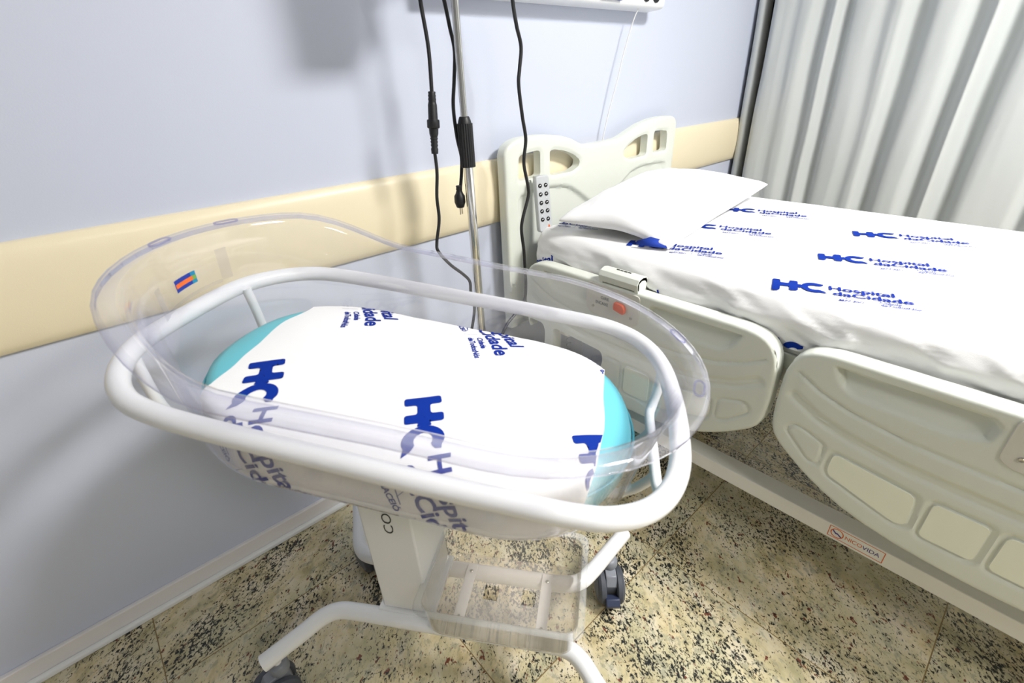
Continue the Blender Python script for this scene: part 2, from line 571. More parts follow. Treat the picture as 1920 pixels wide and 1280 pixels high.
def arc2(cx, cy, r, a0, a1, n=14, ry=None):
    ry = r if ry is None else ry
    return [(cx+r*math.cos(math.radians(a0+(a1-a0)*i/n)), cy+ry*math.sin(math.radians(a0+(a1-a0)*i/n))) for i in range(n+1)]
def hospital_logo(k2=1.0):
    """HC emblem with the hospital's name; origin at the lower left, HC about 0.111 x 0.057 m"""
    k = 0.057
    P = []
    sc2 = lambda poly: [(x*k, y*k) for x, y in poly]
    H = [(0.0, 0.0), (0.29, 0.0), (0.29, 0.33), (0.63, 0.33), (0.63, 0.0), (0.94, 0.0), (0.94, 0.36), (1.06, 0.30), (1.06, 0.70), (0.94, 0.64), (0.94, 1.0), (0.63, 1.0), (0.63, 0.67), (0.29, 0.67), (0.29, 1.0), (0.0, 1.0)]
    P.append((poly_tris(sc2(rounded(H, 0.085, 4))), 0))
    C = arc2(1.52, 0.5, 0.47, 62, 298, 18, 0.5)+[(1.97, 0.0), (1.86, 0.20), (1.76, 0.27)]+arc2(1.54, 0.5, 0.24, 300, 60, 14, 0.22)+[(1.74, 0.72), (1.85, 0.80), (1.86, 0.94)]
    P.append((poly_tris(sc2(C)), 0))
    X = lambda x: 0.117+(x-0.117)*k2
    P.append((text_fit('Hospital', 0.117, 0.028*k2, 0.125*k2, 0.0235*k2, 0.026), 1))
    P.append((text_fit('daCidade', X(0.123), -0.002, 0.148*k2, 0.0235*k2, 0.026), 1))
    # small mark, thin rule and two small lines
    pt = lambda p: (X(p[0]), p[1]*k2)
    mk = lambda a, b, w=0.0008: poly_tris([(a[0], a[1]-w), (b[0], b[1]-w), (b[0], b[1]+w), (a[0], a[1]+w)])
    mv = lambda a, b, w=0.0006: poly_tris([(a[0]-w, a[1]), (a[0]+w, a[1]), (b[0]+w, b[1]), (b[0]-w, b[1])])
    P.append((mv(pt((0.143, -0.020)), pt((0.151, -0.007))), 1)); P.append((mv(pt((0.158, -0.019)), pt((0.151, -0.007))), 1))
    P.append((mk(pt((0.146, -0.016)), pt((0.170, -0.0195))), 1))
    P.append((text_fit('MACEI\u00d3', X(0.133), -0.031*k2, 0.046*k2, 0.0078*k2, 0.03), 1))
    P.append((mv(pt((0.193, -0.034)), pt((0.193, -0.009)), 0.0004), 1))
    P.append((text_fit('Cidade', X(0.208), -0.018*k2, 0.039*k2, 0.0092*k2, 0.03), 1))
    P.append((text_fit('deTodosN\u00f3s', X(0.208), -0.032*k2, 0.070*k2, 0.0092*k2, 0.03), 1))
    V, F, m = merge(P)
    return refine(V, F, m, 0.011)

class Surf:
    """a grid of points over parameters (p, q); evaluates bilinearly"""
    def __init__(self, ps, qs, fn):
        self.ps = ps; self.qs = qs
        self.P = np.array([[fn(p, q) for q in qs] for p in ps], float)
    def at(self, p, q, off=0.0):
        ps, qs = self.ps, self.qs
        i = min(max(int(np.searchsorted(ps, p))-1, 0), len(ps)-2)
        j = min(max(int(np.searchsorted(qs, q))-1, 0), len(qs)-2)
        a = (p-ps[i])/(ps[i+1]-ps[i]); b = (q-qs[j])/(qs[j+1]-qs[j])
        a = min(max(a, 0), 1); b = min(max(b, 0), 1)
        A, B, C, D = self.P[i, j], self.P[i+1, j], self.P[i, j+1], self.P[i+1, j+1]
        pt = A*(1-a)*(1-b)+B*a*(1-b)+C*(1-a)*b+D*a*b
        n = np.cross(B-A+D-C, C-A+D-B)
        n = n/(np.linalg.norm(n)+1e-12)
        return Vector(pt)+Vector(n)*off
    def inside(self, p, q):
        return self.ps[0] <= p <= self.ps[-1] and self.qs[0] <= q <= self.qs[-1]
    def into(self, mb, mi=0):
        n, k = len(self.ps), len(self.qs)
        F = [(i*k+j, (i+1)*k+j, (i+1)*k+j+1, i*k+j+1) for i in range(n-1) for j in range(k-1)]
        mb.add([Vector(x) for x in self.P.reshape(-1, 3)], F, mi)

def stamp(mb, surf, logo, origin, d, up, off, mis=(1, 2)):
    V, F, m = logo
    pq = [(origin[0]+x*d[0]+y*up[0], origin[1]+x*d[1]+y*up[1]) for x, y in V]
    ok = [surf.inside(*t) for t in pq]
    pts = [surf.at(p, q, off) for p, q in pq]
    F2 = [(t, mi) for t, mi in zip(F, m) if all(ok[i] for i in t)]
    used = sorted({i for t, _ in F2 for i in t})
    idx = {o: n for n, o in enumerate(used)}
    n0 = len(mb.v)
    mb.v += [pts[i] for i in used]
    for t, mi in F2:
        mb.f.append([idx[i]+n0 for i in t]); mb.m.append(mis[mi])

LOGO = hospital_logo()
LOGO_COT = hospital_logo(1.28)

def fbm(x, y, z=0.0, o=3):
    return noise.fractal(Vector((x, y, z)), 1.0, 2.0, o)

# ================================================================== THE ROOM
X0, X1, Y0 = -2.2, 3.7, -4.6
def plane(name, pts, m):
    return link_mesh(name, pts, [(0, 1, 2, 3)], m)
fl = MB().box((X0, Y0, -0.05), (X1, 0.0, 0.0)).build('floor', M['granite'], smooth=False)
struct(fl, 'speckled beige granite floor laid in square tiles', 'floor')
wb = MB().box((X0, 0.0, -0.05), (X1, 0.12, CEIL)).build('wall_back', M['wall'], smooth=False)
struct(wb, 'pale lavender blue painted wall behind the bed', 'wall')
wl = MB().box((X0-0.12, Y0, -0.05), (X0, 0.12, CEIL)).build('wall_left', M['wall_plain'], smooth=False)
struct(wl)
wr = MB().box((X1, Y0, -0.05), (X1+0.12, 0.12, CEIL)).build('wall_right', M['wall_plain'], smooth=False)
struct(wr)
wf = MB().box((X0, Y0-0.12, -0.05), (X1, Y0, CEIL)).build('wall_front', M['wall_plain'], smooth=False)
struct(wf)
ce = MB().box((X0, Y0, CEIL), (X1, 0.12, CEIL+0.08)).build('ceiling', M['ceil'], smooth=False)
struct(ce)
# cream wall bumper strip: gently bowed board
def bumper():
    mb = MB()
    z0, z1 = 0.815, 1.026
    prof = [(0.0, z0), (0.008, z0+0.001)]
    for i in range(13):
        t = i/12
        prof.append((0.012+0.014*math.sin(PI*t)**0.6, z0+0.004+(z1-z0-0.008)*t))
    prof += [(0.008, z1-0.001), (0.0, z1)]
    V = []
    xs = (X0, 2.842)
    for x in xs:
        V += [(x, -d, z) for d, z in prof]
    n = len(prof)
    F = [(i, i+1, n+i+1, n+i) for i in range(n-1)]+[tuple(range(n))[::-1], tuple(range(n, 2*n))]
    mb.add(V, F)
    return mb.build('trim_1', M['strip'], ang=0.8)
struct(bumper(), 'cream bumper board running along the wall', 'wall bumper')
tb_ = MB().box((X0, -0.030, 0.0), (X1, -0.0142, 0.016)).build('trim_2', M['white_pl'], smooth=False, bev=0.004)
struct(tb_, 'white cove strip where the baseboard meets the floor', 'trim')
bb = MB().box((X0, -0.014, 0.0), (X1, 0.0, 0.062)).build('baseboard_back', M['base'], smooth=False, bev=0.003)
struct(bb, 'pale grey baseboard at the foot of the wall', 'baseboard')

# main ceiling panel, and the unseen one added for fill
for i, (x, y, sx, sy, w) in enumerate(PANELS):
    t = empty('ceiling_light', (x, y, CEIL))
    tag(t, ['square ceiling light panel above the bed side', 'added square fill light panel farther back in the room, away from the bed'][i], 'ceiling light', 'ceiling light panels')
    f = MB()
    for a, b in (((-sx/2-0.03, -sy/2-0.03, -0.02), (sx/2+0.03, -sy/2, 0)), ((-sx/2-0.03, sy/2, -0.02), (sx/2+0.03, sy/2+0.03, 0)), ((-sx/2-0.03, -sy/2, -0.02), (-sx/2, sy/2, 0)), ((sx/2, -sy/2, -0.02), (sx/2+0.03, sy/2, 0))):
        f.box(a, b)
    f.build('frame', M['white_pl'], t, smooth=False)
    em = bpy.data.materials.new('lamp_diffuser'); em.use_nodes = True
    bs = em.node_tree.nodes['Principled BSDF']
    bs.inputs['Emission Color'].default_value = (1.0, 0.97, 0.92, 1); bs.inputs['Emission Strength'].default_value = 14
    MB().box((-sx/2, -sy/2, -0.008), (sx/2, sy/2, 0)).build('diffuser', em, t, smooth=False)
    ld = bpy.data.lights.new('lamp', 'AREA')
    ld.shape = 'RECTANGLE'; ld.size = sx*0.9; ld.size_y = sy*0.9; ld.energy = w; ld.color = (1.0, 0.985, 0.95)
    lo = bpy.data.objects.new('lamp', ld); COL.objects.link(lo)
    lo.parent = t; lo.location = (0, 0, -0.03)

# ================================================================== CURTAIN
def curtain_mesh(name, keys, x, z0, z1, m, label, amp_noise=0.004, seed=0, lean=0.0):
    """keys: (y, depth) fold profile read along the curtain; depth>0 comes towards the bed"""
    ys = [k[0] for k in keys]
    n = int(abs(ys[-1]-ys[0])/0.008)
    zs = np.linspace(z0, z1, 40)
    path = catmull([(k[0], k[1], 0) for k in keys], 8)
    V = []
    for z in zs:
        f = (z-z0)/(z1-z0)
        for p in path:
            yy = p.x+0.012*fbm(p.x*2+seed, z*0.8, 1)+lean*(1-f)
            d = p.y*(0.85+0.3*fbm(p.x*1.5, z*0.6, 4+seed))+amp_noise*fbm(p.x*14, z*2.2, seed)
            V.append((x-d, yy, z))
    k = len(path)
    F = [(i*k+j, i*k+j+1, (i+1)*k+j+1, (i+1)*k+j) for i in range(len(zs)-1) for j in range(k-1)]
    o = link_mesh(name, V, F, m, smooth=True)
    sd = o.modifiers.new('cloth', 'SOLIDIFY'); sd.thickness = 0.002
    return tag(o, label, 'curtain')
# fold profile measured along the wall side: light faces and dark flanks
mk = [(-0.100, 0.02), (-0.125, 0.05), (-0.17, 0.055), (-0.21, 0.045), (-0.25, 0.055), (-0.285, 0.05), (-0.315, 0.01), (-0.345, 0.0), (-0.365, 0.035), (-0.385, 0.045), (-0.41, 0.0), (-0.435, -0.01), (-0.46, 0.03), (-0.52, 0.04), (-0.57, 0.028), (-0.61, 0.042), (-0.64, 0.035), (-0.67, -0.02), (-0.70, -0.02), (-0.74, 0.035), (-0.79, 0.045), (-0.83, 0.035), (-0.86, -0.015), (-0.885, -0.005), (-0.91, 0.04), (-0.93, 0.045), (-0.965, -0.03), (-1.0, -0.035), (-1.03, 0.02), (-1.08, 0.04), (-1.15, 0.035), (-1.2, 0.03), (-1.24, 0.0), (-1.28, 0.04), (-1.36, 0.03), (-1.40, -0.01), (-1.45, 0.04), (-1.55, 0.035), (-1.6, 0.0), (-1.66, 0.04), (-1.78, 0.03), (-1.83, -0.01), (-1.9, 0.04), (-2.0, 0.03), (-2.08, 0.0), (-2.15, 0.04), (-2.3, 0.02)]
curtain_mesh('curtain', mk, 2.80, 0.05, 2.45, M['curtain'], 'wide grey white hanging curtain behind the far side of the bed')
nk = [(-0.012, -0.01), (-0.022, 0.02), (-0.038, 0.032), (-0.056, 0.026), (-0.064, -0.01), (-0.062, -0.05)]
curtain_mesh('curtain', nk, 2.82, 0.05, 2.45, M['curtain'], 'narrow curtain fold hanging in the corner against the blue wall', 0.001, 3)
dk = [(-0.02, -0.05), (-0.06, -0.055), (-0.10, -0.05), (-0.16, -0.055), (-0.30, -0.06)]  # black sheet put behind the curtain gap to paint its shade
curtain_mesh('curtain', dk, 2.84, 0.05, 2.45, M['dark'], 'added black sheet standing in for the shade in the gap between the two pale curtains', 0.001, 5)
tr_ = MB().box((2.76, -2.6, 2.46), (2.86, -0.002, 2.50)).build('curtain_track', M['white_pl'], bev=0.003)
tag(tr_, 'white curtain track above the grey white curtain', 'curtain track')

# ================================================================== HOSPITAL BED
bed = empty('hospital_bed', (1.56, -1.2, 0))
bed_inv = Matrix.Translation((-1.56, 1.2, 0))
tag(bed, 'cream plastic and white steel hospital bed with moulded headboard and two side rails', 'hospital bed')
class BMB(MB):
    def build(self, *a, **k):
        self.v = [bed_inv @ v for v in self.v]
        return super().build(*a, **k)

def sdf_poly(px, pz, poly):
    P = np.array(poly); Q = np.roll(P, -1, 0)
    d = Q-P; pts = np.stack([px, pz], -1)
    t = np.clip(((pts[:, None]-P)*d).sum(-1)/np.maximum((d*d).sum(-1), 1e-12), 0, 1)
    dist = np.sqrt((((P+t[..., None]*d)-pts[:, None])**2).sum(-1)).min(1)
    a, b = P, Q
    c1 = (a[:, 1] <= pz[:, None]) != (b[:, 1] <= pz[:, None])
    with np.errstate(divide='ignore', invalid='ignore'):
        xi = a[:, 0]+(pz[:, None]-a[:, 1])/(b[:, 1]-a[:, 1])*(b[:, 0]-a[:, 0])
    ins = (c1 & (px[:, None] < xi)).sum(1) % 2 == 1
    return np.where(ins, -dist, dist)
def sdf_line(px, pz, pl):
    P = np.array(pl[:-1]); Q = np.array(pl[1:]); d = Q-P
    pts = np.stack([px, pz], -1)
    t = np.clip(((pts[:, None]-P)*d).sum(-1)/np.maximum((d*d).sum(-1), 1e-12), 0, 1)
    return np.sqrt((((P+t[..., None]*d)-pts[:, None])**2).sum(-1)).min(1)
def sstep(x, a, b):
    t = np.clip((x-a)/(b-a), 0, 1)
    return t*t*(3-2*t)

def moulded_panel(name, s0, s1, top, bot, thick, feats, fn, m, holes=(), res=0.005, parent=None, er=0.009):
    """a moulded board: outline from top/bottom curves over s, relief from feats(px,pz)->depth, fn(s,z,d)->3D"""
    ns = int((s1-s0)/res)
    e = np.concatenate([[0, .0015, .004, .008, .014], np.linspace(.02, (s1-s0)-.02, ns), (s1-s0)-np.array([.014, .008, .004, .0015, 0])])
    S = s0+e
    T = np.interp(S, *zip(*top)); B = np.interp(S, *zip(*bot))
    hmax = float((T-B).max()); nz = int(hmax/res)
    vv = np.concatenate([[0, .003, .010, .022], np.linspace(.035, .965, nz), [.978, .990, .997, 1]])
    G = np.array([[(s, b+(t-b)*v) for v in vv] for s, t, b in zip(S, T, B)])
    px, pz = G[..., 0].ravel(), G[..., 1].ravel()
    outline = [(s, t) for s, t in zip(S, T)]+[(s, b) for s, b in zip(S[::-1], B[::-1])]
    # thin the outline for the distance test
    outline = outline[::2]
    dist = np.abs(sdf_poly(px, pz, outline))
    dd = np.clip(er-dist, 0, er)
    rim = er-np.sqrt(np.maximum(er*er-dd*dd, 0))
    on = np.zeros(G.shape[:2], bool); on[0] = on[-1] = True; on[:, 0] = on[:, -1] = True
    rim = np.where(on.ravel(), er, rim)
    depth = rim+feats(px, pz)
    n, k = len(S), len(vv)
    mb = BMB()
    V = [fn(a, b, c) for a, b, c in zip(px, pz, depth)]
    F = [(i*k+j, (i+1)*k+j, (i+1)*k+j+1, i*k+j+1) for i in range(n-1) for j in range(k-1)]
    # perimeter ring
    per = [(i, 0) for i in range(n)]+[(n-1, j) for j in range(1, k)]+[(i, k-1) for i in range(n-2, -1, -1)]+[(0, j) for j in range(k-2, 0, -1)]
    nb = len(V)
    for (i, j) in per:
        V.append(fn(G[i, j, 0], G[i, j, 1], thick))
    L = len(per)
    for a in range(L):
        b = (a+1) % L
        i0 = per[a][0]*k+per[a][1]; i1 = per[b][0]*k+per[b][1]
        F.append((i0, nb+a, nb+b, i1))
    F.append(tuple(range(nb, nb+L)))
    mb.add(V, F)
    o = mb.build(name, m, parent, ang=0.9)
    if holes:
        cs = []
        for h in holes:
            c = BMB(); c.prism(h, lambda p, kk: fn(p[0], p[1], -0.03 if kk == 0 else thick+0.03))
            cs.append(c.build('c', m, None, smooth=False))
            cs[-1].parent = parent
        bpy.context.view_layer.update()
        boolean(o, cs)
        smooth_by_angle(o, 0.7)
    return o

# headboard (s = x), front face at y=-0.080
HBY = -0.080
hb_top = [(1.056, 1.040), (1.060, 1.054), (1.068, 1.066), (1.081, 1.075), (1.10, 1.083), (1.125, 1.088), (1.155, 1.090), (1.22, 1.090), (1.273, 1.086), (1.332, 1.077), (1.385, 1.062), (1.42, 1.046), (1.45, 1.036), (1.50, 1.033), (1.60, 1.034), (1.655, 1.037), (1.69, 1.045), (1.74, 1.061), (1.80, 1.078), (1.87, 1.090), (1.93, 1.094), (2.00, 1.094), (2.03, 1.092), (2.052, 1.084), (2.064, 1.072), (2.070, 1.056)]
hb_bot = [(1.056, 0.42), (2.070, 0.42)]
hh1 = rounded([(1.115, 0.955), (1.222, 0.958), (1.222, 1.043), (1.180, 1.042), (1.122, 1.036)], 0.016)
hh2 = rounded([(1.268, 0.952), (1.385, 0.950), (1.425, 0.964), (1.430, 0.985), (1.40, 1.006), (1.35, 1.026), (1.295, 1.037), (1.268, 1.035)], 0.016)
hh3 = [(1.0+2.126-x, z) for x, z in hh2][::-1]
hh4 = [(1.0+2.126-x, z) for x, z in hh1][::-1]
hb_arcL = [(1.115, 0.70), (1.113, 0.895), (1.125, 0.910), (1.20, 0.914), (1.27, 0.916), (1.33, 0.911), (1.38, 0.897), (1.43, 0.868), (1.50, 0.82), (1.563, 0.80), (1.563, 0.70)]
hb_arcR = [(3.126-x, z) for x, z in hb_arcL]
def hb_feats(px, pz):
    out = np.zeros_like(px)
    for pl in (hb_arcL, hb_arcR):
        poly = pl+[(pl[-1][0], 0.45), (pl[0][0], 0.45)]
        sd = sdf_poly(px, pz, poly)
        out += 0.012*sstep(-sd, -0.003, 0.010)
    for h in (hh1, hh2, hh3, hh4):
        sd = sdf_poly(px, pz, h)
        out += 0.006*(1-sstep(sd, 0.0, 0.009))
    return out
moulded_panel('headboard', 1.056, 2.070, hb_top, hb_bot, 0.038, hb_feats, lambda s, z, d: Vector((s, HBY+d, z)), M['plastic'], (hh1, hh2, hh3, hh4), 0.008, bed, 0.010)

# side rails (s = -y), outer face at x=1.060
RX = 1.060
def rail_outline(c, flip):
    """half shapes read from the inner end; returns top and bottom curves over s"""
    end = [(0.000, 0.590, 0.548), (0.001, 0.625, 0.520), (0.003, 0.645, 0.500), (0.007, 0.664, 0.482), (0.014, 0.682, 0.468), (0.026, 0.697, 0.452), (0.042, 0.708, 0.438), (0.060, 0.714, 0.424), (0.085, 0.718, 0.405), (0.115, 0.719, 0.386), (0.15, 0.719, 0.367), (0.19, 0.719, 0.350), (0.24, 0.719, 0.336), (0.30, 0.719, 0.325), (0.36, 0.719, 0.320), (0.425, 0.719, 0.318)]
    L = 0.85
    if not flip:
        top = [(c+a, t) for a, t, b in end]+[(c+L-a, t) for a, t, b in end[::-1][1:]]
        bot = [(c+a, b) for a, t, b in end]+[(c+L-a, b) for a, t, b in end[::-1][1:]]
    return top, bot
def rail_feats(c):
    lens_t = [(c+0.03, 0.655), (c+0.08, 0.626), (c+0.14, 0.604), (c+0.25, 0.585), (c+0.425, 0.578), (c+0.60, 0.585), (c+0.71, 0.604), (c+0.77, 0.626), (c+0.82, 0.655)]
    lens_b = [(c+0.035, 0.592), (c+0.09, 0.560), (c+0.16, 0.538), (c+0.27, 0.523), (c+0.425, 0.519), (c+0.58, 0.523), (c+0.69, 0.538), (c+0.76, 0.560), (c+0.815, 0.592)]
    lens = lens_t+lens_b[::-1]
    rec = [(c+0.095, 0.694), (c+0.34, 0.694), (c+0.355, 0.680), (c+0.350, 0.650), (c+0.30, 0.633), (c+0.14, 0.638), (c+0.115, 0.655)]
    rec2 = [(2*c+0.85-a, b) for a, b in rec]
    pans = [[(c+0.035, 0.500), (c+0.055, 0.522), (c+0.12, 0.500), (c+0.122, 0.450), (c+0.115, 0.437), (c+0.095, 0.440)],
            [(c+0.140, 0.488), (c+0.30, 0.470), (c+0.305, 0.388), (c+0.285, 0.380), (c+0.145, 0.424), (c+0.138, 0.440)],
            [(c+0.325, 0.474), (c+0.415, 0.474), (c+0.415, 0.378), (c+0.325, 0.378)]]
    pans = [rounded(p, 0.014) for p in pans]
    pans += [[(2*c+0.85-a, b) for a, b in p] for p in pans]
    mid = sum([(a, b) for a, b in [(0, 0)]], ())
    def f(px, pz):
        out = np.zeros_like(px)
        sd = sdf_poly(px, pz, lens)
        out += -0.0012*(1-sstep(sd, -0.010, -0.003))
        out += 0.0042*np.exp(-(sdf_line(px, pz, lens_t)/0.0036)**2)+0.0050*np.exp(-((sdf_line(px, pz, lens_b)-0.006)/0.007)**2)
        for r in (rec, rec2):
            sd = sdf_poly(px, pz, r)
            depth = 0.004+0.017*np.clip((pz-0.633)/0.06, 0, 1)
            out += depth*sstep(-sd, -0.004, 0.007)
        for i, p in enumerate(pans):
            sd = sdf_poly(px, pz, p)
            if i % 3 == 0:
                out += 0.0042*np.exp(-(sd/0.0038)**2)
            else:
                out += 0.0050*sstep(-sd, -0.012, -0.002)-0.0042*sstep(-sd, 0.0005, 0.004)
        return out
    return f, pans
railfn = lambda s, z, d: Vector((RX+d, -s, z))
# rail by the foot end
c = 1.018
top, bot = rail_outline(c, False)
ff, pans = rail_feats(c)
fr_ = moulded_panel('side_rail', c, c+0.85, top, bot, 0.042, ff, railfn, M['plastic'], (), 0.0052, bed)
fr_['label'] = 'cream side rail nearest the foot of the bed'
# rail by the head end
c = 0.155
top, bot = rail_outline(c, False)
ff2, pans2 = rail_feats(c)
cut1 = rounded([(0.172, 0.375), (0.240, 0.352), (0.252, 0.47), (0.240, 0.500), (0.172, 0.500)], 0.014)
cut2 = rounded([(0.288, 0.345), (0.47, 0.340), (0.508, 0.455), (0.500, 0.488), (0.30, 0.500), (0.288, 0.490)], 0.014)
def ff2b(px, pz):
    o_ = ff2(px, pz)
    # the inner half has window openings instead of moulded panels
    k = sstep(px, 0.50, 0.53)+sstep(pz, 0.505, 0.52)*(1-sstep(px, 0.50, 0.53))
    return o_*np.clip(k, 0, 1)
hr_ = moulded_panel('side_rail', c, c+0.85, top, bot, 0.042, ff2b, railfn, M['plastic'], (cut1, cut2), 0.0055, bed)
hr_['label'] = 'cream side rail nearest the headboard with two window openings'

def inset(poly, s, parent):
    cx = sum(p[0] for p in poly)/len(poly); cz = sum(p[1] for p in poly)/len(poly)
    q = [(cx+(p[0]-cx)*0.965, cz+(p[1]-cz)*0.95) for p in poly]
    b = BMB(); b.prism(q, lambda p, k: Vector((RX+(0.0006 if k == 0 else 0.004), -p[0], p[1])))
    o = b.build('panel_inset', M['plastic_inset'], None, smooth=False)
    o.parent = parent
    return o
for i in (1, 2, 4, 5):
    inset(pans[i], 0, fr_)
for i in (4, 5):
    inset(pans2[i], 0, hr_)

# release plates with knob, writing and screws
def release_plate(c0, parent, full=True):
    pl = rounded([(c0-0.095, 0.712), (c0-0.095, 0.625), (c0-0.075, 0.612), (c0+0.075, 0.612), (c0+0.095, 0.625), (c0+0.095, 0.712)], 0.014)
    b = BMB(); b.prism(pl, lambda p, k: Vector((RX-0.0025 if k == 0 else RX+0.012, -p[0], p[1])))
    o = b.build('release_plate', M['plastic_plate'], None, bev=0.0012)
    o.parent = parent
    for dx, dz in ((-0.068, -0.024), (0.070, -0.024)):
        s = BMB().lathe([(0.0001, 0.0), (0.0035, -0.0012), (0.0045, 0.0), (0.0045, 0.002)], (RX-0.004, -(c0+dx), 0.662+dz), (1, 0, 0), 14).build('screw', M['steel'], None)
        s.parent = o
    kn = BMB()
    kn.prism(rounded([(c0+0.012, 0.652), (c0+0.050, 0.644), (c0+0.054, 0.662), (c0+0.045, 0.676), (c0+0.014, 0.678)], 0.008), lambda p, k: Vector((RX-0.014 if k == 0 else RX-0.002, -p[0], p[1])))
    kk = kn.build('release_knob', M['orange'], None, bev=0.003); kk.parent = o
    kk['label'] = 'orange release knob'
    tx = BMB()
    for s_, x0, z0, w in (('GIRE', c0-0.040, 0.668, 0.030), ('ENCAIXE', c0-0.058, 0.650, 0.046)):
        V, F = text_fit(s_, x0, z0, w, 0.0095, 0.002)
        tx.add([Vector((RX-0.0031, -x, z)) for x, z in V], F)
    t_ = tx.build('lettering', M['dark_ink'], None, smooth=False); t_.parent = o
    return o
release_plate(0.53, hr_)
release_plate(1.018+0.425+0.04, fr_)
# little ledge under the plate and drain mark
lb = BMB().prism(rounded([(0.505, 0.604), (0.578, 0.604), (0.562, 0.578), (0.515, 0.584)], 0.005), lambda p, k: Vector((RX-0.002 if k == 0 else RX+0.010, -p[0], p[1]))).build('finger_ledge', M['plastic_inset'], None, bev=0.001)
lb.parent = hr_
# clip housing on top of the head rail
def housing(c0, parent):
    b = BMB()
    y0, y1 = c0-0.068, c0+0.068
    prof = [(RX+0.002, 0.722), (RX-0.004, 0.742), (RX+0.004, 0.756), (RX+0.022, 0.762), (RX+0.040, 0.758), (RX+0.048, 0.742), (RX+0.046, 0.716), (RX+0.040, 0.716), (RX+0.041, 0.738), (RX+0.032, 0.748), (RX+0.018, 0.750), (RX+0.006, 0.744), (RX+0.008, 0.724)]
    b.prism(prof, lambda p, k: Vector((p[0], -(y0 if k == 0 else y1), p[1])))
    cap = [(RX+0.003, 0.714), (RX-0.003, 0.742), (RX+0.005, 0.755), (RX+0.022, 0.760), (RX+0.039, 0.757), (RX+0.047, 0.742), (RX+0.045, 0.714)]
    for a, d in ((y0, 0.012), (y1-0.012, 0.012)):
        b.prism(cap, lambda p, k: Vector((p[0], -(a if k == 0 else a+d), p[1])))
    o = b.build('clip_housing', M['plastic'], None, bev=0.0012); o.parent = parent
    w = BMB().box((RX+0.006, -(y1-0.014), 0.722), (RX+0.010, -(y0+0.014), 0.742)).build('clear_window', M['plastic_plate'], None, smooth=False); w.parent = o
    s = BMB()
    for k in range(4):
        a = c0-0.022+k*0.013
        s.box((RX+0.021, -(a+0.010), 0.7612), (RX+0.0245, -a, 0.7634))
    s = s.build('slot', M['black_in'], None, smooth=False); s.parent = o
    return o
housing(0.545, hr_)
# arms that carry the rails
for s_ in (0.30, 0.74, 1.20, 1.66):
    BMB().box((RX+0.036, -(s_+0.03), 0.46), (1.125, -(s_-0.03), 0.52)).box((1.10, -(s_+0.022), 0.46), (1.135, -(s_-0.022), 0.63)).build('rail_arm', M['frame'], bed, bev=0.004)
# platform and its frame
BMB().box((1.125, -2.18, 0.635), (2.02, -0.135, 0.672)).build('mattress_platform', M['frame'], bed, bev=0.006)
BMB().box((1.13, -2.16, 0.575), (1.17, -0.125, 0.633)).box((1.98, -2.16, 0.575), (2.02, -0.125, 0.633)).box((1.17, -0.30, 0.58), (1.98, -0.25, 0.63)).box((1.17, -1.25, 0.58), (1.98, -1.20, 0.63)).box((1.17, -2.10, 0.58), (1.98, -2.05, 0.63)).build('platform_frame', M['frame'], bed, bev=0.003)
BMB().box((1.13, -0.98-0.05, 0.62), (1.116, -0.98+0.02, 0.66)).build('corner_bracket', M['plastic'], bed, bev=0.002)
# lifting columns, lower frame and motor box
BMB().box((1.46, -0.66, 0.245), (1.64, -0.50, 0.578)).build('lift_column', M['frame'], bed, bev=0.008)
BMB().box((1.46, -1.82, 0.245), (1.64, -1.66, 0.578)).build('lift_column', M['frame'], bed, bev=0.008)
BMB().box((1.20, -0.44, 0.245), (1.92, -0.30, 0.40)).build('motor_cover', M['steel_dark'], bed, bev=0.012)
for x0, x1 in ((1.120, 1.175), (1.965, 2.02)):
    o = BMB().box((x0, -2.30, 0.196), (x1, -0.20, 0.243)).build('base_beam', M['frame'], bed, bev=0.002)
    if x0 < 1.5:
        beam = o
BMB().box((1.176, -0.62, 0.196), (1.964, -0.50, 0.243)).build('base_crossbeam', M['frame'], bed, bev=0.002)
for ya, yb in ((-1.82, -1.70), (-0.30, -0.22)):
    BMB().box((1.176, ya, 0.196), (1.964, yb, 0.243)).build('base_crossbeam', M['frame'], bed, bev=0.002)
# maker's sticker on the near beam
st = BMB()
X = 1.1197
y0s, y1s, z0s, z1s = 1.198, 1.316, 0.2035, 0.2385
for a in ((y0s, z0s, y1s, z0s+0.0018), (y0s, z1s-0.0018, y1s, z1s), (y0s, z0s, y0s+0.0018, z1s), (y1s-0.0018, z0s, y1s, z1s)):
    st.add([Vector((X, -a[0], a[1])), Vector((X, -a[2], a[1])), Vector((X, -a[2], a[3])), Vector((X, -a[0], a[3]))], [(0, 1, 2, 3)], 0)
ring_o = arc2(y0s+0.019, 0.221, 0.0145, 0, 360, 28); ring_i = arc2(y0s+0.019, 0.221, 0.0120, 0, 360, 28)
n_ = len(ring_o)
st.add([Vector((X, -p[0], p[1])) for p in ring_o+ring_i], [(i, i+1, n_+i+1, n_+i) for i in range(n_-1)], 0)
mkk = [(y0s+0.009, 0.229), (y0s+0.017, 0.222), (y0s+0.020, 0.223), (y0s+0.030, 0.216), (y0s+0.028, 0.213), (y0s+0.020, 0.2185), (y0s+0.016, 0.2175), (y0s+0.008, 0.225)]
V, F = poly_tris(mkk); st.add([Vector((X-0.0001, -a, b)) for a, b in V], F, 1)
V, F = text_fit('NICO', y0s+0.037, 0.2155, 0.036, 0.0115, 0.006); st.add([Vector((X, -a, b)) for a, b in V], F, 0)
V, F = text_fit('VIDA', y0s+0.0735, 0.2155, 0.036, 0.0115, 0.006); st.add([Vector((X, -a, b)) for a, b in V], F, 1)
sto = st.build('maker_sticker', [M['orange_ink'], M['purple_ink']], None, smooth=False); sto.parent = beam
sto['label'] = 'orange outlined sticker reading NICOVIDA'

